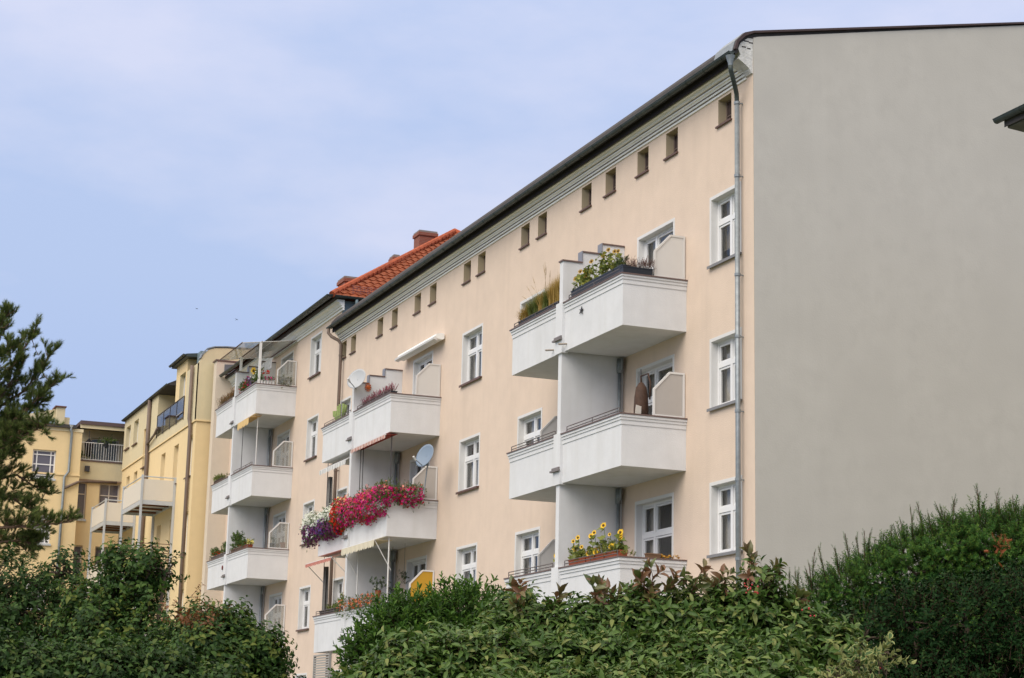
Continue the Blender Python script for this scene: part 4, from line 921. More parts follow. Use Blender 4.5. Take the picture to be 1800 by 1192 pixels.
# hanging chair on the middle balcony
t = thing('hanging_chair', 'folded brown hanging chair hooked up on middle balcony behind the rail', 'chair', (-3.9, -.7, FL['B']['bb']+.17))
c = bx(1127, 704, -3.75); zc = c[2]
prof = [(.02,.42),(.05,.40),(.12,.30),(.155,.08),(.17,-.22),(.165,-.5),(.03,-.52)]
hb = MB(); hb.lathe((c[0],c[1],zc), prof, 14); o = hb.build('seat', mat('brown_leather', (.075,.042,.028), .7, var=.4, vscale=9, bump=.8, bscale=8), t, True)
MB().tube([(c[0],c[1],zc+.40),(c[0]-.02,c[1],zc+.56),(c[0]+.14,c[1]+.1,zc+.60),(c[0]+.22,c[1]+.12,zc+.38),(c[0]+.2,c[1]+.12,zc)], .022, 8).build('frame', mat('brown_leather', (.1,.05,.03)), t, True)
MB().tube([(c[0]-.02,c[1],zc+.56),(c[0]-.02,c[1],zc+.72)], .012, 6).build('hook', DARKMETAL, t)
q = bx(1122, 722, -3.56); o = MB().prism_x([(q[1]-.10,q[2]-.26),(q[1]+.05,q[2]-.26),(q[1]+.07,q[2]+.10),(q[1]-.06,q[2]+.13)], q[0], q[0]+.015).build('towel', mat('towel', (.62,.58,.52), .95)); tag(o, 'small pale towel hung on the folded brown hanging chair', 'towel')

# ---- second pair
def dish(px, py, Y, r, label, colr, aim, post):
    c = by(px, py, Y); t = thing('satellite_dish', label, 'satellite dish', c, 'satellite dishes')
    ax = Vector(aim).normalized(); C_ = Vector(c)
    m = MB(); m.lathe(C_, [(.001,-.06),(r*.5,-.045),(r*.85,-.012),(r,.01),(r,.018),(r*.84,-.004),(r*.5,-.036),(.001,-.05)], 24, ax); m.build('reflector', colr, t, True)
    lo_ = C_+ax*r*1.15+Vector((0,0,-r*.75)); MB().tube([C_+Vector((0,0,-r*.95)), lo_], .014, 6).build('feed_arm', ZINC, t)
    MB().tube([lo_-ax*.05+Vector((0,0,-.02)), lo_+ax*.05+Vector((0,0,.05))], .035, 8).build('receiver', mat('pale_plastic', (.6,.6,.58), .4), t)
    MB().tube([C_-ax*.05, C_-ax*.14+Vector((0,0,-.1)), Vector(post)], .022, 6).build('mount', ZINC, t)
dish(627, 666, -1.66, .36, 'white satellite dish on the stepped top of dividing wall of the second balcony stack', mat('dish_grey', (.42,.44,.46), .4), (.55,-.8,.35), (FINX[2], -1.55, 12.85))
q = by(747, 801, -.9); dish(747, 801, -.9, .37, 'blue grey satellite dish above a privacy screen on second balcony stack', mat('dish_blue', (.20,.26,.34), .4), (.35,-.85,.30), (q[0]-.15, -.85, CB_))
c = bx(647, 681, FINX[2]+.12); t = MB(); t.lathe(c, [(.075,0),(.075,.02),(.001,.04)], 10, (1,0,0))
for i in range(10): a = i*.628; t.box(c[0], c[0]+.015, c[1]+math.cos(a)*.09-.02, c[1]+math.cos(a)*.09+.02, c[2]+math.sin(a)*.12-.02, c[2]+math.sin(a)*.12+.02)
o = t.build('wall_ornament', mat('sun_red', (.50,.12,.03), .6, var=.4, vscale=14)); tag(o, 'red and yellow sun face ornament on the dividing wall beside the white dish', 'ornament')
# awning cassette over the door
t = thing('awning', 'rolled white awning cassette above the top door of the second balcony stack', 'awning', (-21.2, -.2, 13.9))
MB().prism_x([(-.04,13.82),(-.10,13.78),(-.26,13.80),(-.34,13.86),(-.30,13.95),(-.14,13.99),(-.04,13.97)], -23.05, -19.35).build('cassette', CREAMW, t)
MB().prism_x([(-.28,13.74),(-.40,13.77),(-.41,13.83),(-.345,13.87)], -23.1, -19.3).build('front_bar', WHITE, t)
# heather box
t = thing('planter_box', 'dark box of crimson heather along top rail, second balcony stack', 'planter', (-21.5, -1.5, CA), 'flower planters on balcony parapets')
trough(t, -23.1, -19.95, -1.50, -1.30, CA+.002, .13, BLACKP)
CRI = leafmat('crimson_heather', [(0,(.06,.05,.03)),(.06,(.09,.10,.04)),(.35,(.16,.05,.06)),(.6,(.36,.04,.10)),(1,(.50,.07,.18))])
HS = [sprig(quad_leaf(.028,.012), 22, .2, tilt=(50,80)) for _ in range(4)]
scatter('foliage', CRI, t, HS, boxpts(-23.1,-19.95,-1.5,-1.32,CA+.10,CA+.18,330), updirs(330,.3), RNG.uniform(.6,1.35,330))
# cactus in pot + yellow box
t = thing('potted_cactus', 'tall branching cactus in a pot on top left balcony of second stack', 'plant', (-25.5, -1.2, CA))
q = by(601, 722, -1.2); cb = MB(); X_ = q[0]; Zb = CA-.1
cb.tube([(X_,-1.2,Zb),(X_,-1.2,Zb+.40)], .045, 8, .05)
for dx, dz, l in ((-.62,.10,.28),(-.40,.30,.32),(-.18,.15,.42),(.22,.22,.34),(.50,.30,.22),(-.85,.40,.16)): cb.tube([(X_,-1.2,Zb+.25),(X_+dx*.6,-1.2,Zb+.28+dz*.4),(X_+dx,-1.22,Zb+.36+dz*.5),(X_+dx*1.05,-1.22,Zb+.36+dz*.5+l)], .04, 8, .045)
cb.build('stem', mat('cactus', (.20,.26,.09), .7, var=.25, vscale=12), t, True)
MB().lathe((X_,-1.2,Zb-.35), [(.13,0),(.17,.3),(.18,.36)], 12).build('pot', TERRA, t, True)
tag(box('storage_box', mat('yellow_box', (.62,.50,.12), .6), None, -24.6, -24.0, -1.3, -1.0, CA-.15, CA+.18), 'pale yellow box beside the cactus on top left balcony', 'box')

# awnings clamped under the balconies
def awning(label, x0, x1, zt, yo, zo, scal, fabm, valm, poles, arms=True, y1=-1.30):
    """short fabric roof from the clamp bar at y1, zt out to yo, zo with a scalloped valance"""
    t = thing('awning', label, 'awning', ((x0+x1)/2, y1, zt), 'clamp awnings under balconies')
    MB().add([(x0,y1,zt),(x1,y1,zt),(x1,yo,zo),(x0,yo,zo),(x0,y1,zt-.01),(x1,y1,zt-.01),(x1,yo,zo-.01),(x0,yo,zo-.01)], [(0,1,2,3),(7,6,5,4),(0,4,5,1),(3,2,6,7),(0,3,7,4),(1,5,6,2)]).build('fabric', fabm, t)
    MB().tube([(x0,yo,zo),(x1,yo,zo)], .022, 6).build('front_bar', WHITE, t)
    v = MB(); n = int((x1-x0)/.22); P = []
    m = n*4
    for i in range(m+1):
        x = x0+(x1-x0)*i/m; P.append((x, yo-.024+.012*math.sin(i*.8), zo-scal*(.72+.28*abs(math.sin(math.pi*i/4)))))
    vs = [(x, yo-.023, zo) for x, _, _ in P]+P
    v.add(vs, [(i, i+1, m+2+i, m+1+i) for i in range(m)])
    v.build('valance', valm, t)
    pm = MB()
    for x, y, za, zb, r in poles: MB().tube([(x, y, za), (x, y, zb)], r*.8, 8).build('pole', WHITE if r > .02 else DARKMETAL, t)
    if arms:
        for x in (x0+.05, x1-.05): MB().tube([(x, y1, zt-.9), (x, yo, zo)], .014, 6).build('arm', WHITE, t)
    return t
def stripes(name, c1, c2, scale=26.0):
    if name in MATS: return MATS[name]
    m = bpy.data.materials.new(name); m.use_nodes = True; t = m.node_tree; b = t.nodes['Principled BSDF']; g = N(t, 'ShaderNodeNewGeometry'); s_ = N(t, 'ShaderNodeSeparateXYZ'); t.links.new(g.outputs['Position'], s_.inputs[0])
    mu = N(t, 'ShaderNodeMath'); mu.operation = 'MULTIPLY'; mu.inputs[1].default_value = scale; t.links.new(s_.outputs['X'], mu.inputs[0])
    si = N(t, 'ShaderNodeMath'); si.operation = 'SINE'; t.links.new(mu.outputs[0], si.inputs[0]); gt = N(t, 'ShaderNodeMath'); gt.operation = 'GREATER_THAN'; gt.inputs[1].default_value = .1; t.links.new(si.outputs[0], gt.inputs[0])
    mm = N(t, 'ShaderNodeMix'); mm.data_type = 'RGBA'; t.links.new(gt.outputs[0], mm.inputs[0]); mm.inputs[6].default_value = (*c1, 1); mm.inputs[7].default_value = (*c2, 1); t.links.new(mm.outputs[2], b.inputs['Base Color']); b.inputs['Roughness'].default_value = .9
    MATS[name] = m; return m
bA, bB = FL['A']['bb'], FL['B']['bb']; bC = FL['C']['bb']
awning('red and cream striped awning edge under second stack, right side, above the pink flowers', -23.3, -19.75, bA-.03, -1.68, bA-.08, .12, mat('red_canvas', (.30,.05,.04), .9), stripes('red_stripe', (.58,.42,.37), (.46,.24,.20), 22),
       [(-23.1,-1.42,CB_+.02,bA-.03,.016),(-22.95,-1.38,CB_+.02,bA-.06,.016),(-19.95,-1.42,CB_+.02,bA-.03,.02)], arms=False)
awning('grey and white striped valance under second stack, left side', -26.9, -23.85, bA-.05, -1.66, bA-.30, .16, mat('grey_canvas', (.45,.44,.42), .9), stripes('grey_stripe', (.66,.66,.64), (.52,.52,.51), 22), [(-26.8,-1.42,CB_+.02,bA-.03,.016)], arms=False)
awning('cream scalloped awning with white poles under the balcony of pink flowers', -23.3, -19.9, bB-.08, -1.85, bB-.10, .22, mat('cream_canvas', (.60,.53,.36), .9), mat('cream_valance', (.66,.60,.46), .9),
       [(-23.0,-1.40,CC+.02,bB-.03,.025),(-19.85,-1.42,CC+.02,bB-.02,.028)])
awning('faded red awning under the balcony with white and purple flowers', -26.9, -23.9, bB-.05, -2.0, bB-.30, .12, mat('faded_red', (.48,.17,.13), .9), mat('faded_red2', (.50,.20,.16), .9), [(-26.75,-1.42,CC+.02,bB-.03,.016)])
awning('yellow scalloped awning under the top balcony of the tiled house', -38.6, -36.8, bal and FL['0']['bb']-.05, -1.80, 13.90, .30, mat('ochre_canvas', (.60,.40,.16), .9), mat('ochre_valance', (.68,.48,.22), .9), [(-39.3,-1.42,CA+.02,14.04,.016),(-36.95,-1.42,CA+.02,14.04,.022)], arms=False)
# folded grey curtains beside the left balconies
for i, (zt, zb) in enumerate(((bA-.5, CB_+.02), (bB-.35, CC+.02))):
    m = MB(); c = (-26.7, -1.35); n = 12
    vs = []; 
    for z in (zb, (zb+zt)/2, zt):
        for k in range(n): a = 2*math.pi*k/n; r = (.10 if k % 2 else .055)*(1 if z != zt else .8); vs.append((c[0]+math.cos(a)*r*1.6, c[1]+math.sin(a)*r, z))
    m.add(vs, [(j*n+k, j*n+(k+1)%n, (j+1)*n+(k+1)%n, (j+1)*n+k) for j in range(2) for k in range(n)])
    o = m.build('curtain', mat('grey_curtain', (.20,.19,.18), .95, var=.2, vscale=10)); tag(o, ['gathered grey curtain hanging above the purple flowers', 'gathered grey curtain hanging below the purple flowers'][i], 'curtain')

# flower masses
def mass(t, x0, x1, y0, y1, z0, z1, green, nleaf, cols_, nfl, s=.055, side=None):
    def pts(n, out=0.0):
        u = RNG.uniform(0, 1, n); a = RNG.uniform(0, 2*math.pi, n); r = .72+.28*RNG.uniform(0, 1, n)+out
        prof = .72+.28*np.sin(u*9+1)*np.sin(u*4); prof *= np.clip(np.minimum(u, 1-u)*7+.45, 0, 1)
        yc, zc, ry, rz = (y0+y1)/2, (z0+z1)/2, (y1-y0)/2, (z1-z0)/2
        p = np.column_stack([x0+(x1-x0)*u, yc+np.cos(a)*ry*r*prof, zc+np.sin(a)*rz*r*prof])+RNG.normal(size=(n,3))*np.array([.09,.03,.06])
        tr_ = (RNG.uniform(0,1,n) < .07) & (np.sin(a) < 0); p[tr_, 2] -= RNG.uniform(.03,.22,tr_.sum()); d = np.column_stack([RNG.normal(size=n)*.4, np.cos(a), np.sin(a)*.8+.1])
        return p, d
    def turn(p, d):
        if side is None: return p, d
        u = p[:, 0]-x0; v = -(p[:, 1]-(y0+y1)/2)
        return np.column_stack([side[0]+v, side[1]+u, p[:, 2]]), np.column_stack([-d[:, 1], d[:, 0], d[:, 2]])
    p, d = turn(*pts(nleaf, -.08)); scatter('foliage', green, t, SPRs, p, d, RNG.uniform(.8, 1.4, len(p)))
    for nm, m_, frac, (ua, ub), (va, vb) in cols_:
        n = int(nfl*frac*4); p, d = pts(n, .04); u = (p[:,0]-x0)/(x1-x0); v = (p[:,2]-z0)/(z1-z0)
        k = (u >= ua+RNG.normal(size=n)*.03) & (u <= ub+RNG.normal(size=n)*.03) & (v >= va) & (v <= vb); p, d = turn(p[k][:int(nfl*frac)], d[k][:int(nfl*frac)])
        if len(p): flowers(nm, m_, t, p, d+np.array([.3,-.3,.1]), s)
PINK = leafmat('pink_bl', [(0,(.40,.008,.12)),(.5,(.60,.02,.19)),(1,(.78,.09,.32))], .7, .3, .1); RED = leafmat('red_bl', [(0,(.38,.006,.004)),(.6,(.58,.014,.006)),(1,(.66,.06,.012))], .7, .3, .1)
SALM = leafmat('salmon_bl', [(0,(.60,.10,.10)),(1,(.75,.28,.22))]); WHT = leafmat('white_bl', [(0,(.60,.62,.50)),(1,(.80,.82,.76))]); PUR = leafmat('purple_bl', [(0,(.08,.01,.06)),(.5,(.14,.015,.10)),(1,(.22,.04,.18))])
VIO = leafmat('violet_bl', [(0,(.07,.03,.20)),(1,(.16,.08,.34))]); ORA = leafmat('redorange_bl', [(0,(.50,.07,.02)),(1,(.70,.20,.06))]); YLB = leafmat('yellow_bl', [(0,(.60,.55,.10)),(1,(.75,.70,.25))])
CRB = leafmat('crimson_bl', [(0,(.32,.01,.03)),(.5,(.55,.015,.05)),(1,(.72,.06,.10))], .7, .3, .1)
t = thing('flower_box', 'overflowing box of pink, magenta and red petunias on second stack', 'flowers', (-21.6,-1.5,CB_), 'flower planters on balcony parapets')
trough(t, -23.3, -19.8, -1.75, -1.45, CB_+.02, .16, BLACKP)
mass(t, 0, 1.35, -.3, .3, CB_-.30, CB_+.50, G1, 700, [('pink_blossom', PINK, .7, (0,1.0), (0,.75)), ('crimson_blossom', CRB, .2, (0,1), (0,.8)), ('salmon_blossom', SALM, .1, (0,1), (.55,1))], 520, s=.075, side=(-19.55,-1.85))
mass(t, -24.6, -19.45, -2.1, -1.35, CB_-.72, CB_+.55, G1, 1700, [('pink_blossom', PINK, .38, (.22,1.0), (0,.85)), ('red_blossom', RED, .16, (0,.20), (0,.9)), ('crimson_blossom', CRB, .20, (.05,.9), (.0,.8)), ('salmon_blossom', SALM, .12, (.12,.8), (.55,1)), ('yellow_blossom', YLB, .03, (.05,.3), (.7,1))], 3600, s=.082)
scatter('trailing_foliage', G2, t, SPRs, boxpts(-20.7,-19.8,-1.7,-1.4,CB_+.28,CB_+.48,60), updirs(60), RNG.uniform(1,1.6,60))
t = thing('flower_box', 'box of white and dark purple petunias on second stack, left balcony', 'flowers', (-25.5,-1.5,CB_), 'flower planters on balcony parapets')
trough(t, -26.9, -23.9, -1.75, -1.45, CB_+.02, .16, BLACKP)
mass(t, -27.9, -24.0, -2.1, -1.38, CB_-.85, CB_+.40, G1, 1000, [('white_blossom', WHT, .62, (0,1.0), (.50,1)), ('purple_blossom', PUR, .46, (0,1.0), (0,.58)), ('violet_blossom', VIO, .18, (.25,.7), (.2,.6)), ('yellow_blossom', YLB, .06, (.85,1.0), (.6,1))], 2800, s=.082)
t = thing('flower_box', 'box of orange red geraniums on lowest visible balcony of second stack', 'flowers', (-21.8,-1.5,CC), 'flower planters on balcony parapets')
mass(t, -24.1, -20.2, -1.85, -1.35, CC-.22, CC+.38, G1, 600, [('orange_blossom', ORA, .9, (.05,.95), (.35,1))], 260, s=.07)
t = thing('flower_box', 'yellow green foliage plants behind the dark rail, lower left of second stack', 'flowers', (-24.6,-1.4,CC), 'flower planters on balcony parapets')
trough(t, -26.8, -23.9, -1.5, -1.3, CC+.002, .15, mat('dark_trough', (.06,.05,.05), .7))
scatter('foliage', G2, t, SPR, np.vstack([boxpts(-24.6,-23.8,-1.5,-1.3,CC+.1,CC+.5,70), boxpts(-26,-24.6,-1.5,-1.3,CC+.08,CC+.2,50)]), updirs(120), RNG.uniform(.7,1.3,120))
t = thing('hanging_basket', 'hanging baskets with dark red flowers by the door above the ochre screen', 'plant', (-21.0,-.5,6.8))
for px, py in ((710,1016),(688,1040)): q = by(px, py, -.5); scatter('foliage', G3, t, SPRs, q+RNG.normal(size=(40,3))*.09, updirs(40,1), RNG.uniform(1,1.5,40)); MB().tube([q, (q[0],q[1],bB-.02)], .006, 4).build('cord', DARKMETAL, t)
q = by(665,1030,-1.3); t = thing('potted_plant', 'leafy pot plant with white bloom hanging before the dark wall above the geraniums', 'plant', q); scatter('foliage', G3, t, SPR, q+RNG.normal(size=(45,3))*.11, updirs(45,1), RNG.uniform(.6,1.1,45)); flowers('blossom', WHT, t, q+RNG.normal(size=(8,3))*.05+np.array([.1,-.12,-.08]), updirs(8), .06)
MB().lathe((q[0],q[1],q[2]-.3), [(.07,0),(.1,.16)], 10).build('pot', TERRA, t, True)

# ---- tiled house balconies
t = thing('flower_box', 'colourful pink, red and lilac flowers along the top balcony under the glass roof', 'flowers', (-38.6,-1.5,C0), 'flower planters on balcony parapets')
trough(t, -39.95, -36.95, -1.50, -1.30, C0+.002, .16, mat('grey_trough', (.35,.34,.33), .7))
scatter('foliage', G1, t, SPR, boxpts(-39.95,-36.9,-1.55,-1.3,C0+.15,C0+.45,260), updirs(260), RNG.uniform(.6,1.2,260))
for nm, m_, xa, xb, n, za, zb in (('red_blossom', RED, -39.2,-38.7,26,.2,.5),('pink_blossom',PINK,-38.9,-38.3,34,.2,.6),('lilac_blossom',leafmat('lilac_bl',[(0,(.2,.12,.3)),(1,(.4,.28,.5))]),-38.6,-37.8,44,.2,.5),('white_blossom',WHT,-38.0,-37.2,30,.3,.6),('peach_blossom',SALM,-39.9,-39.4,16,.1,.3)):
    flowers(nm, m_, t, boxpts(xa,xb,-1.6,-1.35,C0+za,C0+zb,n), updirs(n), .085)
t = thing('planter_box', 'row of small white pots with pink and red cyclamen on the top side parapet', 'planter', (-36.7,-1.1,C0))
for i in range(6): MB().lathe((-36.74,-1.50+i*.115,C0+.002), [(.035,0),(.048,.13)], 8).build('pot', WHITE, t)
scatter('foliage', G1, t, SPRs, boxpts(-36.82,-36.66,-1.55,-.85,C0+.13,C0+.25,60), updirs(60), RNG.uniform(.8,1.3,60)); flowers('blossom', PINK, t, boxpts(-36.82,-36.66,-1.3,-.85,C0+.18,C0+.3,22), updirs(22), .07); flowers('red_blossom', RED, t, boxpts(-36.9,-36.7,-1.35,-1.1,C0+.42,C0+.55,16), updirs(16), .08)
scatter('tall_foliage', leafmat('grey_green', [(0,(.15,.14,.1)),(1,(.3,.31,.22))]), t, SPR, boxpts(-36.9,-36.6,-.7,-.2,C0-.1,C0+.3,60), updirs(60), RNG.uniform(.7,1.3,60))
t = thing('potted_sunflower', 'tall drooping sunflower in front of the stepped wall under glass roof', 'plant', (-38.6,-1.1,14.3))
sunflower(t, -38.55, -1.15, 14.4, 1.72, .17, (-.15,-.1), face=(.5,-.8,-.1)); scatter('foliage', G2, t, SPR, boxpts(-38.7,-38.1,-1.2,-1.0,15.4,16.1,60), updirs(60), RNG.uniform(.7,1.3,60))
t = thing('planter_box', 'rust brown grassy planter on the top left balcony of the tiled house', 'planter', (-42,-1.5,C0), 'flower planters on balcony parapets')
trough(t, -43.4, -40.6, -1.52, -1.30, C0+.002, .14, mat('grey_trough', (.35,.34,.33)))
RST = leafmat('rust_leaves', [(0,(.10,.07,.03)),(.4,(.16,.14,.05)),(1,(.42,.15,.05))]); scatter('foliage', RST, t, HS, boxpts(-43.5,-40.5,-1.55,-1.3,C0+.08,C0+.28,420), updirs(420,.5), RNG.uniform(.8,1.6,420))
t = thing('planter_box', 'yellow green bush in wooden box, left balcony one floor below top of tiled house', 'planter', (-43.1,-1.5,CA), 'flower planters on balcony parapets')
trough(t, -43.45, -42.3, -1.55, -1.35, CA+.002, .16, WOODP); scatter('foliage', G2, t, SPR, boxpts(-43.5,-42.2,-1.6,-1.3,CA+.14,CA+.28,110), updirs(110), RNG.uniform(.6,1.1,110))
t = thing('planter_box', 'leafy herbs in boxes with a yellow flowering pot, middle right balcony of tiled house', 'planter', (-38.5,-1.5,CB_), 'flower planters on balcony parapets')
trough(t, -39.9, -38.0, -1.52, -1.32, CB_+.002, .15, WOODP)
scatter('foliage', G1, t, SPR, np.vstack([boxpts(-39.7,-38.6,-1.55,-1.3,CB_+.15,CB_+.70,200), boxpts(-38.5,-37.2,-1.55,-1.3,CB_+.1,CB_+.3,70)]), updirs(270), RNG.uniform(.7,1.3,270))
trough(t, -37.9, -37.1, -1.52, -1.32, CB_+.002, .15, TERRA, name='second_box')
flowers('blossom', YLB, t, boxpts(-37.1,-36.8,-1.6,-1.35,CB_+.15,CB_+.36,26), updirs(26), .09); flowers('red_blossom', RED, t, boxpts(-39.2,-37.6,-1.55,-1.35,CB_+.15,CB_+.26,20), updirs(20), .07)
t = thing('planter_box', 'dark trough and clay pot behind the clear screen, middle right balcony of tiled house', 'planter', (-36.9,-.6,CB_))
trough(t, -36.95, -36.78, -1.0+.25, -.36, CB_+.002, .22, BLACKP); MB().lathe((-36.87,-.2,CB_+.002), [(.08,0),(.11,.28)], 10).build('pot', TERRA, t, True); scatter('foliage', G1, t, SPRs, boxpts(-36.93,-36.8,-.7,-.4,CB_+.2,CB_+.4,24), updirs(24), RNG.uniform(.8,1.6,24))
t = thing('planter_box', 'mixed green and red plants on the middle left balcony of tiled house', 'planter', (-42,-1.5,CB_), 'flower planters on balcony parapets')
trough(t, -43.4, -40.6, -1.52, -1.32, CB_+.002, .15, mat('stone_trough', (.2,.18,.17), .8)); scatter('foliage', G1, t, SPR, np.vstack([boxpts(-43.4,-42.6,-1.55,-1.3,CB_+.15,CB_+.45,70), boxpts(-41.6,-40.6,-1.55,-1.3,CB_+.15,CB_+.5,90), boxpts(-43,-41,-1.55,-1.3,CB_+.12,CB_+.25,60)]), updirs(220), RNG.uniform(.6,1.2,220))
flowers('blossom', RED, t, boxpts(-42.8,-41.6,-1.6,-1.4,CB_+.15,CB_+.32,30), updirs(30), .08)
c = by(391, 998, YB-.02); o = MB().lathe((c[0],c[1],c[2]), [(.09,0),(.09,.02),(.001,.035)], 12, (0,-1,0)).build('wall_ornament', mat('ladybird_red', (.16,.03,.03), .5)); tag(o, 'round dark red ornament on the white parapet left of the dividing wall', 'ornament')

# glass patio roof over the top right balcony of the tiled house
t = thing('glass_roof', 'glazed patio roof on white posts over the top balcony of tiled house', 'glass roof', (-38.6,-1,C0))
CX0, CX1 = -40.45, -36.75; za, zb = 17.10, 16.80
pz = lambda y: za+(zb-za)*(-.12-y)/(2.12)
gl = MB(); gl.add([(CX0,-.12,za),(CX1,-.12,za),(CX1,-2.24,zb),(CX0,-2.24,zb)], [(0,1,2,3)]); gl.build('glass_pane', glassmat('roof_glass', (.66,.67,.62), .06, haze=.30), t)
for x in (CX0, CX1): MB().tube([(x,-.12,za),(x,-2.24,zb)], .018, 6).build('rafter', mat('alu_rafter', (.5,.5,.48), .5), t)
for i, y in enumerate((-.14,-1.45,-2.24)): MB().tube([(CX0,y,pz(y)+.01),(CX1,y,pz(y)+.01)], .035 if i < 2 else .025, 6).build('purlin', mat('brown_purlin', (.12,.07,.055), .6), t)
for i in range(1, 3): y = -.14-.0-i*.72; MB().tube([(CX0,y-.2,pz(y-.2)),(CX1,y-.2,pz(y-.2))], .010, 5).build('glazing_bar', GALV, t)
for x, z0 in ((-39.9, 16.3), (-36.75, C0)): MB().box(x-.045, x+.045, -1.55, -1.46, z0, pz(-1.5)-.03).build('post', WHITE, t)
ln = MB(); 
for i in range(7): x = -39.2+i*.28; ln.box(x, x+.2, -.9, -.88, 16.05+.04*math.sin(i*2), 16.45)
o = ln.build('laundry', mat('laundry_grey', (.62,.62,.63), .95, var=.3, vscale=12)); tag(o, 'pale washing hung on a line under the glazed patio roof', 'laundry')

for dy, h, lab in LATE_POTS:
    z0 = 17.0 if dy > -3 else 16.15; c = np.array([XK-.02 if dy > -3 else XK-.35, dy, z0]); t = thing('potted_plant', lab, 'plant', c)
    MB().lathe((c[0]-.0, c[1], c[2]-.12), [(.10,0),(.14,.2),(.15,.22)], 10).build('pot', BLACKP, t, True); scatter('foliage', G1, t, SPR, c+RNG.normal(size=(60,3))*np.array([.1,.28,.10])+np.array([0,0,.2]), updirs(60,.9), RNG.uniform(.7,1.3,60))
# ================================================================== BIRDS
def bird(px, py, D, label, roll):
    c = bd(px, py, D); m = MB(); s_ = .27
    R_ = Matrix.Rotation(roll, 3, 'Y') @ Matrix.Rotation(.6, 3, 'Z')
    P = lambda *v: Vector(c)+R_ @ (Vector(v)*s_)
    m.tube([P(-.35,0,0),P(-.15,0,.02),P(.1,0,.03),P(.3,0,.02),P(.42,0,0)], .05*s_*1.5, 6, .01)
    for sg_ in (1, -1): m.add([P(.15,0,.03),P(.0,0,.05),P(-.12,.45*sg_,.22),P(.02,.42*sg_,.23),P(-.32,.85*sg_,.12)], [(0,1,2,3),(3,2,4)])
    m.add([P(-.3,0,0),P(-.55,.08,0),P(-.5,0,.0),P(-.55,-.08,0)], [(0,1,2,3)])
    o = m.build('bird', mat('bird_dark', (.04,.04,.05), .8)); tag(o, label, 'bird', 'birds in flight')
bird(346, 543, 150, 'tiny dark bird flying in open sky, the one farther left', .2)
bird(416, 562, 150, 'tiny dark bird flying in the sky, the one nearer the roofs', -.3)
c = by(184, 700, 0)

# ================================================================== GARDEN PLANTS IN FRONT
EXT = 0.0
def lobe(px, py, D, r):
    c = bd(px, py, D); r = max(r-EXT, r*.45); return (c, r, r, r)
EXT = .0
# --- pine at the left edge
pine = thing('pine_tree', 'scots pine reaching in from the left edge, its long needled limbs against the sky', 'tree', (bd(-150, 900, 25)[0], bd(-150, 900, 25)[1], 0))
tb = bd(-150, 900, 25); tk = MB(); tk.tube([(tb[0],tb[1],0),(tb[0],tb[1],3),(tb[0]+.1,tb[1],6),tuple(bd(-110,520,25)),tuple(bd(-100,380,25))], .16, 10, .05)
limbs = [[(-120,700),(-50,640),(-10,590),(12,552)],[(-130,760),(-40,700),(18,645),(60,588)],[(-130,800),(-40,740),(44,686),(90,622)],[(-130,850),(-30,790),(50,728),(98,668)],[(-130,860),(-30,800),(35,770),(82,745)],
         [(-130,900),(-40,850),(30,835),(80,868)],[(-130,960),(-40,930),(50,925),(122,918)],[(-130,940),(-50,890),(10,870),(60,900)],[(-130,830),(-60,760),(0,700),(40,640)],[(-130,780),(-60,700),(-20,640),(20,610)],[(-140,900),(-60,820),(-10,780),(40,762)],[(-140,990),(-50,960),(30,950),(60,955)],
         [(-130,860),(-60,800),(10,750),(68,700)],[(-130,900),(-60,860),(-20,810),(25,790)],[(-130,740),(-70,680),(-30,620),(-5,570)]]
tp, td = [], []
rg = np.random.default_rng(5)
tw = MB()
for li, L in enumerate(limbs):
    dd0 = rg.uniform(-.5, .5)
    pts = [bd(x, y, 25+dd0*(i/3)) for i, (x, y) in enumerate(L)]
    tw.tube(pts, .035, 6, .006)
    for sgm in range(3):
        a, b = pts[sgm], pts[sgm+1]
        for j in range(22 if sgm else 14):
            u_ = rg.uniform(0, 1); s0 = a+(b-a)*u_; dirv = (b-a)/np.linalg.norm(b-a)+rg.normal(size=3)*.75+np.array([0,0,.45]); dirv /= np.linalg.norm(dirv)
            ln_ = rg.uniform(.12, .38)*(1.0 if sgm < 2 else .65); e_ = s0+dirv*ln_
            tw.tube([s0, (s0+e_)/2+rg.normal(size=3)*.01, e_], .007, 4, .003, caps=False)
            for k in range(5):
                q = s0+(e_-s0)*(.45+.55*k/4); tp.append(q); td.append(dirv*.6+np.array([0,0,.7])+rg.normal(size=3)*.5)
    for k in range(5): tp.append(pts[-1]-(pts[-1]-pts[-2])*.05*k); td.append((pts[-1]-pts[-2])/np.linalg.norm(pts[-1]-pts[-2])+np.array([0,0,.5]))
EXT = .05
pl2 = [lobe(-20,720,25.3,.42),lobe(25,705,25.2,.32),lobe(-5,765,25.3,.36),lobe(-50,830,25.3,.42),lobe(20,935,25.2,.24),lobe(-40,900,25.2,.4),lobe(75,932,25.1,.16),lobe(20,862,25.1,.20),lobe(-10,650,25.3,.25),lobe(10,960,25.1,.28),lobe(50,965,25.1,.2),lobe(-30,970,25.2,.4)]
pp_, dd_ = shell(pl2, 1300, inner=.3, up=.5, rough=.3, rng=rg); tp += list(pp_); td += list(dd_)
tk.build('trunk', BARKP, pine, True); tw.build('limb', BARKP, pine)
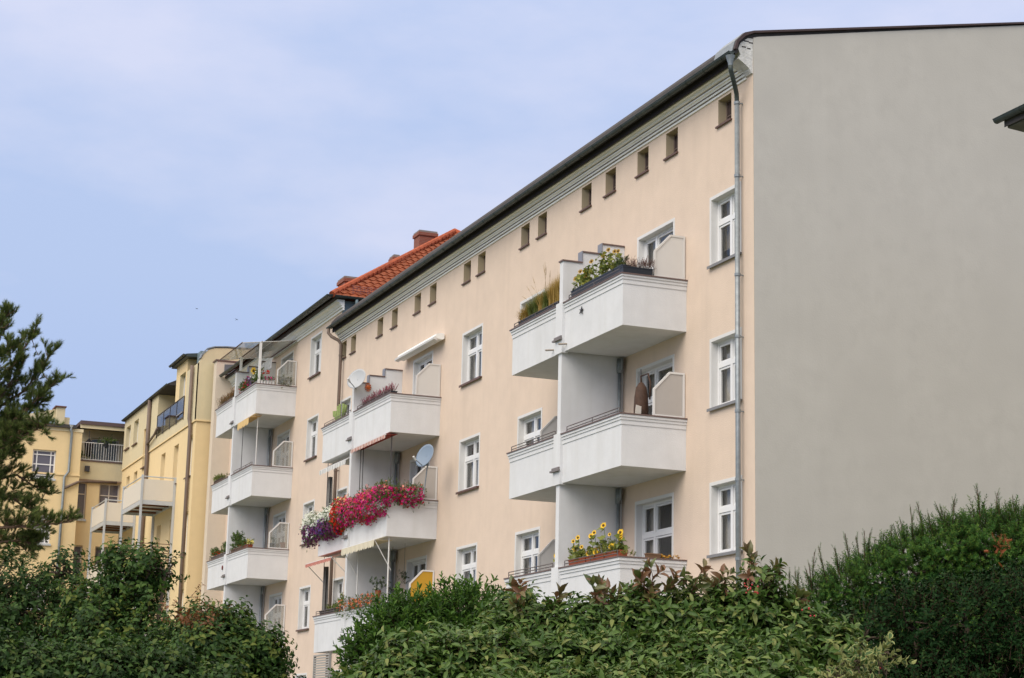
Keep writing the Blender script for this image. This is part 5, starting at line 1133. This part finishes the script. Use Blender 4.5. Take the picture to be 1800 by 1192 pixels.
def tuft(n, L, spread, rng):
    V, F, R = [], [], []
    for i in range(n):
        a = rng.uniform(0, 6.28); e = rng.uniform(*spread); z0 = rng.uniform(0, .07); l = L*rng.uniform(.7, 1.1)
        d = np.array([math.cos(a)*math.sin(e), math.sin(a)*math.sin(e), math.cos(e)]); s_ = np.cross(d, [.3,.5,.8]); s_ /= np.linalg.norm(s_); b = len(V)
        p0 = np.array([0,0,z0]); V += [p0-s_*.0019, p0+s_*.0019, p0+d*l]; F.append((b,b+1,b+2)); R += [rng.uniform(0,1)]*3
    return np.array(V), F, np.array(R)
NEED = leafmat('pine_needles', [(0,(.07,.06,.03)),(.3,(.065,.11,.034)),(.7,(.125,.18,.052)),(1,(.23,.25,.07))], .6, .25, .15)
scatter('needles', NEED, pine, [tuft(80, .062, (.1, .9), rg) for _ in range(4)], np.array(tp), np.array(td), rg.uniform(.8, 1.25, len(tp)), rng=rg)
BRN = leafmat('brown_needles', [(0,(.12,.07,.03)),(1,(.22,.13,.05))], .6, .2)
kk = rg.choice(len(tp), 60); scatter('dry_needles', BRN, pine, [tuft(50, .05, (.2, 1.2), rg) for _ in range(2)], np.array(tp)[kk]-np.array([0,0,.06]), np.array(td)[kk], rg.uniform(.7, 1.0, 60), rng=rg)

# --- broad leaved shrubs lower left
EXT = .16
DK = leafmat('shrub_dark', [(0,(.07,.05,.03)),(.05,(.016,.044,.010)),(.55,(.034,.082,.016)),(.9,(.075,.14,.024)),(1,(.16,.17,.03))], .5, .3, .2)
DK2 = leafmat('shrub_dark_b', [(0,(.07,.05,.03)),(.05,(.015,.040,.010)),(.6,(.030,.074,.016)),(.95,(.06,.12,.024)),(1,(.16,.12,.03))], .5, .3, .2)
OV = [sprig(leaf_tpl(.080, .046, .3), 8, .19, tilt=(-25, 40), size=(.55, 1.1)) for _ in range(6)]
bush('shrub', 'tall dark green shrub rising before the steel balconies', 'shrub', (bd(215,1190,20.5)[0], bd(215,1190,20.5)[1], 0),
     [lobe(232,1035,20.5,.50),lobe(180,1090,20.5,.55),lobe(262,1000,20.3,.26),lobe(205,985,20.5,.22),lobe(250,1140,20,.55),lobe(170,1140,20,.6),lobe(290,1010,20.3,.22),lobe(230,1250,20,.9)], OV, DK, 2700, rough=.34, inner=.35, nsub=14)
bush('shrub', 'airy twiggy dark shrub below the pine branches', 'shrub', (bd(60,1190,21)[0], bd(60,1190,21)[1], 0),
     [lobe(30,1090,21,.60),lobe(110,1010,21.5,.36),lobe(120,1070,21.3,.40),lobe(-10,1030,21,.5),lobe(60,1030,21.5,.35),lobe(70,1180,21,.9),lobe(-60,1150,21,.9)], OV, DK2, 1900, inner=.3, rough=.32, nsub=16)
rsh = bush('shrub', 'rounded dark green shrub standing before the lowest tiled house balconies', 'shrub', (bd(400,1190,18.5)[0], bd(400,1190,18.5)[1], 0),
     [lobe(345,1110,18.7,.30),lobe(400,1125,18.5,.38),lobe(450,1160,18.4,.36),lobe(475,1150,18.3,.20),lobe(380,1185,18.3,.58),lobe(300,1180,18.8,.45),lobe(465,1220,18.2,.28),lobe(420,1280,18.2,.7)], OV, DK, 3600, rough=.22)
bush('shrub', 'low dark shrub filling the bottom left corner', 'shrub', (bd(120,1190,17)[0], bd(120,1190,17)[1], 0),
     [lobe(60,1220,17,.5),lobe(180,1215,17,.5),lobe(290,1220,17,.45),lobe(-20,1200,17,.5),lobe(380,1240,17,.4)], OV, DK2, 2400, rough=.15)
c_ = bd(345,1092,18.3); o = scatter('autumn_twig', leafmat('autumn_leaves', [(0,(.12,.05,.02)),(1,(.22,.09,.03))]), rsh, OV, c_+RNG.normal(size=(50,3))*np.array([.15,.15,.09]), updirs(50,1), RNG.uniform(.5,.8,50))
# --- privet in the middle
EXT = .15
PV = leafmat('privet', [(0,(.07,.05,.03)),(.05,(.026,.066,.010)),(.6,(.050,.125,.016)),(1,(.11,.20,.03))], .5, .28, .22)
PVS = [sprig(leaf_tpl(.055, .022, .1), 14, .2, tilt=(25, 60)) for _ in range(6)]
bush('privet_bush', 'mid green narrow leaved privet bush before the second balcony stack', 'shrub', (bd(720,1190,16)[0], bd(720,1190,16)[1], 0),
     [lobe(700,1115,16,.32),lobe(650,1155,16,.28),lobe(740,1100,16,.26),lobe(795,1095,16.2,.33),lobe(835,1065,16.3,.17),lobe(850,1110,16.2,.22),lobe(760,1180,16,.5),lobe(630,1215,16,.25),lobe(890,1130,16,.25),lobe(720,1290,16,.6)], PVS, PV, 3600, up=.8, rough=.2, scale=(.8, 1.25))
# --- hedge of glossy pointed leaves
EXT = .21
HD = leafmat('hedge_leaves', [(0,(.10,.05,.035)),(.05,(.028,.066,.012)),(.5,(.056,.120,.020)),(.85,(.100,.172,.034)),(.97,(.19,.22,.06)),(1,(.17,.07,.035))], .42, .25, .30)
HDS = [sprig(leaf_tpl(.068, .025, .16, .08), 12, .17, tilt=(-10, 42), size=(.4, 1.2)) for _ in range(7)]
hb_ = bd(1050, 1190, 10.5)
hl = [lobe(650,1250,10,.25),lobe(720,1230,10,.25),lobe(800,1180,10.3,.24),lobe(880,1150,10.5,.24),lobe(905,1090,10.7,.13),lobe(960,1135,10.5,.22),lobe(1040,1125,10.5,.24),lobe(1120,1115,10.5,.26),lobe(1200,1115,10.5,.26),lobe(1290,1105,10.5,.25),lobe(1360,1110,10.5,.22),lobe(1420,1140,10.4,.18),lobe(1470,1160,10.2,.15),lobe(1340,1045,10.5,.08),
      lobe(760,1290,9.6,.28),lobe(880,1270,9.6,.3),lobe(1000,1260,9.6,.3),lobe(1120,1260,9.6,.3),lobe(1240,1260,9.6,.3),lobe(1350,1255,9.6,.28),lobe(1430,1260,9.6,.22)]+[lobe(x_, 1200, 10.1, .30) for x_ in range(720, 1440, 90)]
bush('hedge', 'glossy mid green hedge of pointed leaves with reddish shoots in the foreground', 'hedge', (hb_[0], hb_[1], 0), hl, HDS, HD, 8600, up=.8, rough=.2, scale=(.7, 1.15), r0=.02, nsub=14, inner=.4, bark=mat('red_brown_twig', (.10,.05,.035), .8))
shoots = thing('hedge_shoots', 'long reddish leading shoots sticking up out of the glossy hedge', 'plant', (hb_[0], hb_[1], 2))
ts = MB(); P_, D_ = [], []
for x0, y0, x1, y1 in ((1150,1075,1147,1010),(1150,1060,1185,1020),(1160,1060,1130,1030),(1215,1070,1225,1018),(1240,1060,1275,1020),(1330,1050,1318,988),(1345,1050,1350,1010),(1050,1070,1045,1040),(1080,1080,1068,1040),(1270,1060,1250,1030),(920,1080,915,1045),(1395,1080,1400,1050),(1100,1070,1105,1052),(985,1100,975,1062)):
    a, b = bd(x0, y0, 10.5), bd(x1, y1, 10.5+random.uniform(-.1,.1)); ts.tube([a, (a+b)/2+RNG.normal(size=3)*.01, b], .004, 5, .002)
    for k in range(6): P_.append(a+(b-a)*(.25+.75*k/5)); D_.append((b-a)/np.linalg.norm(b-a)+RNG.normal(size=3)*.5)
ts.build('stem', mat('red_stem', (.16,.05,.035), .6), shoots)
sh = [sprig(leaf_tpl(.075, .034, .1, .14), 5, .06, tilt=(10, 60)) for _ in range(5)]
scatter('foliage', leafmat('shoot_leaves', [(0,(.14,.05,.035)),(.1,(.07,.10,.03)),(.5,(.11,.14,.04)),(1,(.20,.09,.05))], .35, .25, .5), shoots, sh, np.array(P_), np.array(D_), RNG.uniform(.8, 1.35, len(P_)))
br = MB()
for x, y, n, s_ in ((1318,1032,14,.025),(1545,1165,16,.03),(1320,1170,10,.025),(1420,1080,5,.02)):
    c = bd(x, y, 9.9 if x > 1330 else 10.35)
    for i in range(n): q = c+RNG.normal(size=3)*s_; br.ell(q, (.0055,.0055), 6, 4)
o = br.build('berries', mat('red_berry', (.38,.02,.03), .3)); tag(o, 'small red berries clustered on the hedge twigs', 'berries')
# --- variegated shrub
EXT = .03
VG = bpy.data.materials.new('variegated_leaf'); VG.use_nodes = True; MATS['vg'] = VG
def var_leaf(L, W):
    v, f = leaf_tpl(L, W, .12, .14); o_ = v.copy(); o_[4:8, 1] *= 1.0; n = v.copy(); n[1:3] = v[1:3]; 
    inn = v.copy(); inn[4:8] = v[[1,2,1,2]]+(v[4:8]-v[[1,2,1,2]])*.62; inn[3] = v[2]+(v[3]-v[2])*.6; inn[:, 2] += .0012
    V = np.vstack([v, inn]); F = f+[tuple(8+k for k in q) for q in f]; R = np.r_[np.full(8, .95), np.full(8, .2)]
    return V, F, R
def vsprig():
    V, F, R = [], [], []; b = 0; lv, lf, lr = var_leaf(.055, .032)
    for i in range(7):
        m_ = rotz(i*2.4) @ roty(-math.radians(RNG.uniform(15, 65))); p = lv*RNG.uniform(.8,1.1) @ m_.T+np.array([0,0,.02+.09*i/6]); V.append(p); F += [tuple(b+k for k in q) for q in lf]; R += list(lr); b += len(lv)
    return np.vstack(V), F, np.array(R)
VGM = leafmat('variegated', [(0,(.05,.09,.03)),(.5,(.07,.13,.04)),(.7,(.26,.29,.10)),(1,(.34,.36,.14))], .5, .2, .2)
vb = bd(1480,1190,9.2); t = thing('variegated_shrub', 'small shrub with cream edged green leaves at the lower right', 'shrub', (vb[0],vb[1],0))
vl = [lobe(1470,1190,9.2,.07),lobe(1510,1175,9.2,.08),lobe(1545,1165,9.2,.06),lobe(1560,1150,9.25,.04),lobe(1520,1240,9.2,.12),lobe(1450,1270,9.2,.12)]
branches(t, (vb[0],vb[1],0), vl, r0=.008, n_sub=5); p, d = shell(vl, 150, inner=.3, up=.6); scatter('foliage', VGM, t, [vsprig() for _ in range(5)], p, d, RNG.uniform(.55,.95,len(p)), jitter=.04)
# --- yew on the right
EXT = .12
def yew_sprig(n, L, rng, nl=.027):
    V, F, R = [], [], []
    for i in range(n):
        t_ = i/n; a = i*2.4; e = math.radians(rng.uniform(15, 50)); l = nl*rng.uniform(.8, 1.15)*(1-.35*t_)
        d = np.array([math.cos(a)*math.cos(e), math.sin(a)*math.cos(e), math.sin(e)]); s_ = np.cross(d, [0,0,1]); s_ /= np.linalg.norm(s_); p0 = np.array([0,0,L*t_]); b = len(V)
        V += [p0, p0+d*l*.5+s_*.0034, p0+d*l, p0+d*l*.5-s_*.0034]; F.append((b,b+1,b+2,b+3)); R += [rng.uniform(0,1)]*4
    b = len(V); V += [np.array([.003,0,0]),np.array([-.002,.002,0]),np.array([-.002,-.002,0]),np.array([0,0,L*1.0])]; F += [(b,b+1,b+3),(b+1,b+2,b+3),(b+2,b,b+3)]; R += [-1]*4
    return np.array(V), F, np.array(R)
YW = leafmat('yew', [(0,(.06,.04,.025)),(.05,(.022,.072,.014)),(.6,(.048,.130,.022)),(1,(.12,.20,.030))], .6, .25, .12)
YS = [yew_sprig(30, .11, rg) for _ in range(6)]
yb = bd(1650,1190,14); yt = thing('yew_hedge', 'dark green yew hedge with upright spiky shoots climbing to the right', 'hedge', (yb[0],yb[1],0))
EXT = .13
yl = [lobe(1400,1075,14,.22),lobe(1440,1070,14,.30),lobe(1490,1045,14,.33),lobe(1550,1030,14,.38),lobe(1610,1010,14,.42),lobe(1670,985,14,.40),lobe(1730,975,14,.42),lobe(1800,985,14,.48),lobe(1870,990,14,.5),lobe(1450,1180,14,.5),lobe(1560,1170,14,.6),lobe(1680,1150,14,.7),lobe(1800,1150,14,.7)]
branches(yt, (yb[0],yb[1],0), yl, r0=.03, n_sub=4)
p, d = shell(yl, 17000, up=.35, inner=.66, rough=.10, rng=rg); scatter('foliage', YW, yt, YS, p, d, rg.uniform(.7, 1.25, len(p)), rng=rg)
P_, D_, S_2 = [], [], []; tsx = MB()
edge = [(1385,1022),(1420,1005),(1436,985),(1450,995),(1470,970),(1485,955),(1500,950),(1520,945),(1540,935),(1560,935),(1575,930),(1590,915),(1600,900),(1612,885),(1630,905),(1650,895),(1660,890),(1680,880),(1700,895),(1715,870),(1735,885),(1750,880),(1760,885),(1780,885),(1795,892)]
tips = [(1388,1010),(1396,1008),(1404,1010),(1417,1003),(1421,992),(1438,963),(1432,972),(1466,966),(1485,940),(1503,945),(1520,934),(1530,940),(1538,950),(1552,943),(1568,925),(1583,918),(1600,893),(1611,886),(1630,905),(1645,891),(1653,893),(1669,907),(1678,880),(1698,900),(1716,857),(1721,870),(1753,870),(1756,886),(1779,873),(1790,893),(1710,905),(1660,905),(1615,905),(1590,930)]
for x, y in tips:
    D0 = 14+rg.uniform(-.15,.15); b_ = bd(x+rg.uniform(-8,16), y+rg.uniform(40,75), D0); a_ = bd(x, y-7, D0); tsx.tube([b_, b_+(a_-b_)*.93], .004, 5, .002)
    for k in range(9): P_.append(b_+(a_-b_)*(k/9.0)*.92); D_.append((a_-b_)+rg.normal(size=3)*.05); S_2.append(rg.uniform(.7,1.05)*(1.1-.55*k/9))
tsx.build('shoot', mat('yew_stem', (.12,.06,.04), .8), yt)
scatter('shoot_foliage', YW, yt, YS, np.array(P_), np.array(D_), np.array(S_2), rng=rg)
c = bd(1758, 968, 13.45); scatter('dead_twig', leafmat('rust_twig', [(0,(.25,.06,.02)),(1,(.35,.10,.03))]), yt, YS, c+rg.normal(size=(14,3))*np.array([.04,.04,.06]), updirs(14,.8), rg.uniform(.5,.8,14), rng=rg)
EXT = .10
# --- dark leafy hedge in front of the yew, bottom right
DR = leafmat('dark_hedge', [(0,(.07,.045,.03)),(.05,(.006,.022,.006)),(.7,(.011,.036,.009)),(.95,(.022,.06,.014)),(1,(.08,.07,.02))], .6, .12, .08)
DRS = [sprig(leaf_tpl(.036, .02, .2), 8, .12, tilt=(0, 50)) for _ in range(5)]
bush('hedge', 'very dark hedge below the yew in the bottom right corner', 'hedge', (bd(1640,1190,12.6)[0], bd(1640,1190,12.6)[1], 0),
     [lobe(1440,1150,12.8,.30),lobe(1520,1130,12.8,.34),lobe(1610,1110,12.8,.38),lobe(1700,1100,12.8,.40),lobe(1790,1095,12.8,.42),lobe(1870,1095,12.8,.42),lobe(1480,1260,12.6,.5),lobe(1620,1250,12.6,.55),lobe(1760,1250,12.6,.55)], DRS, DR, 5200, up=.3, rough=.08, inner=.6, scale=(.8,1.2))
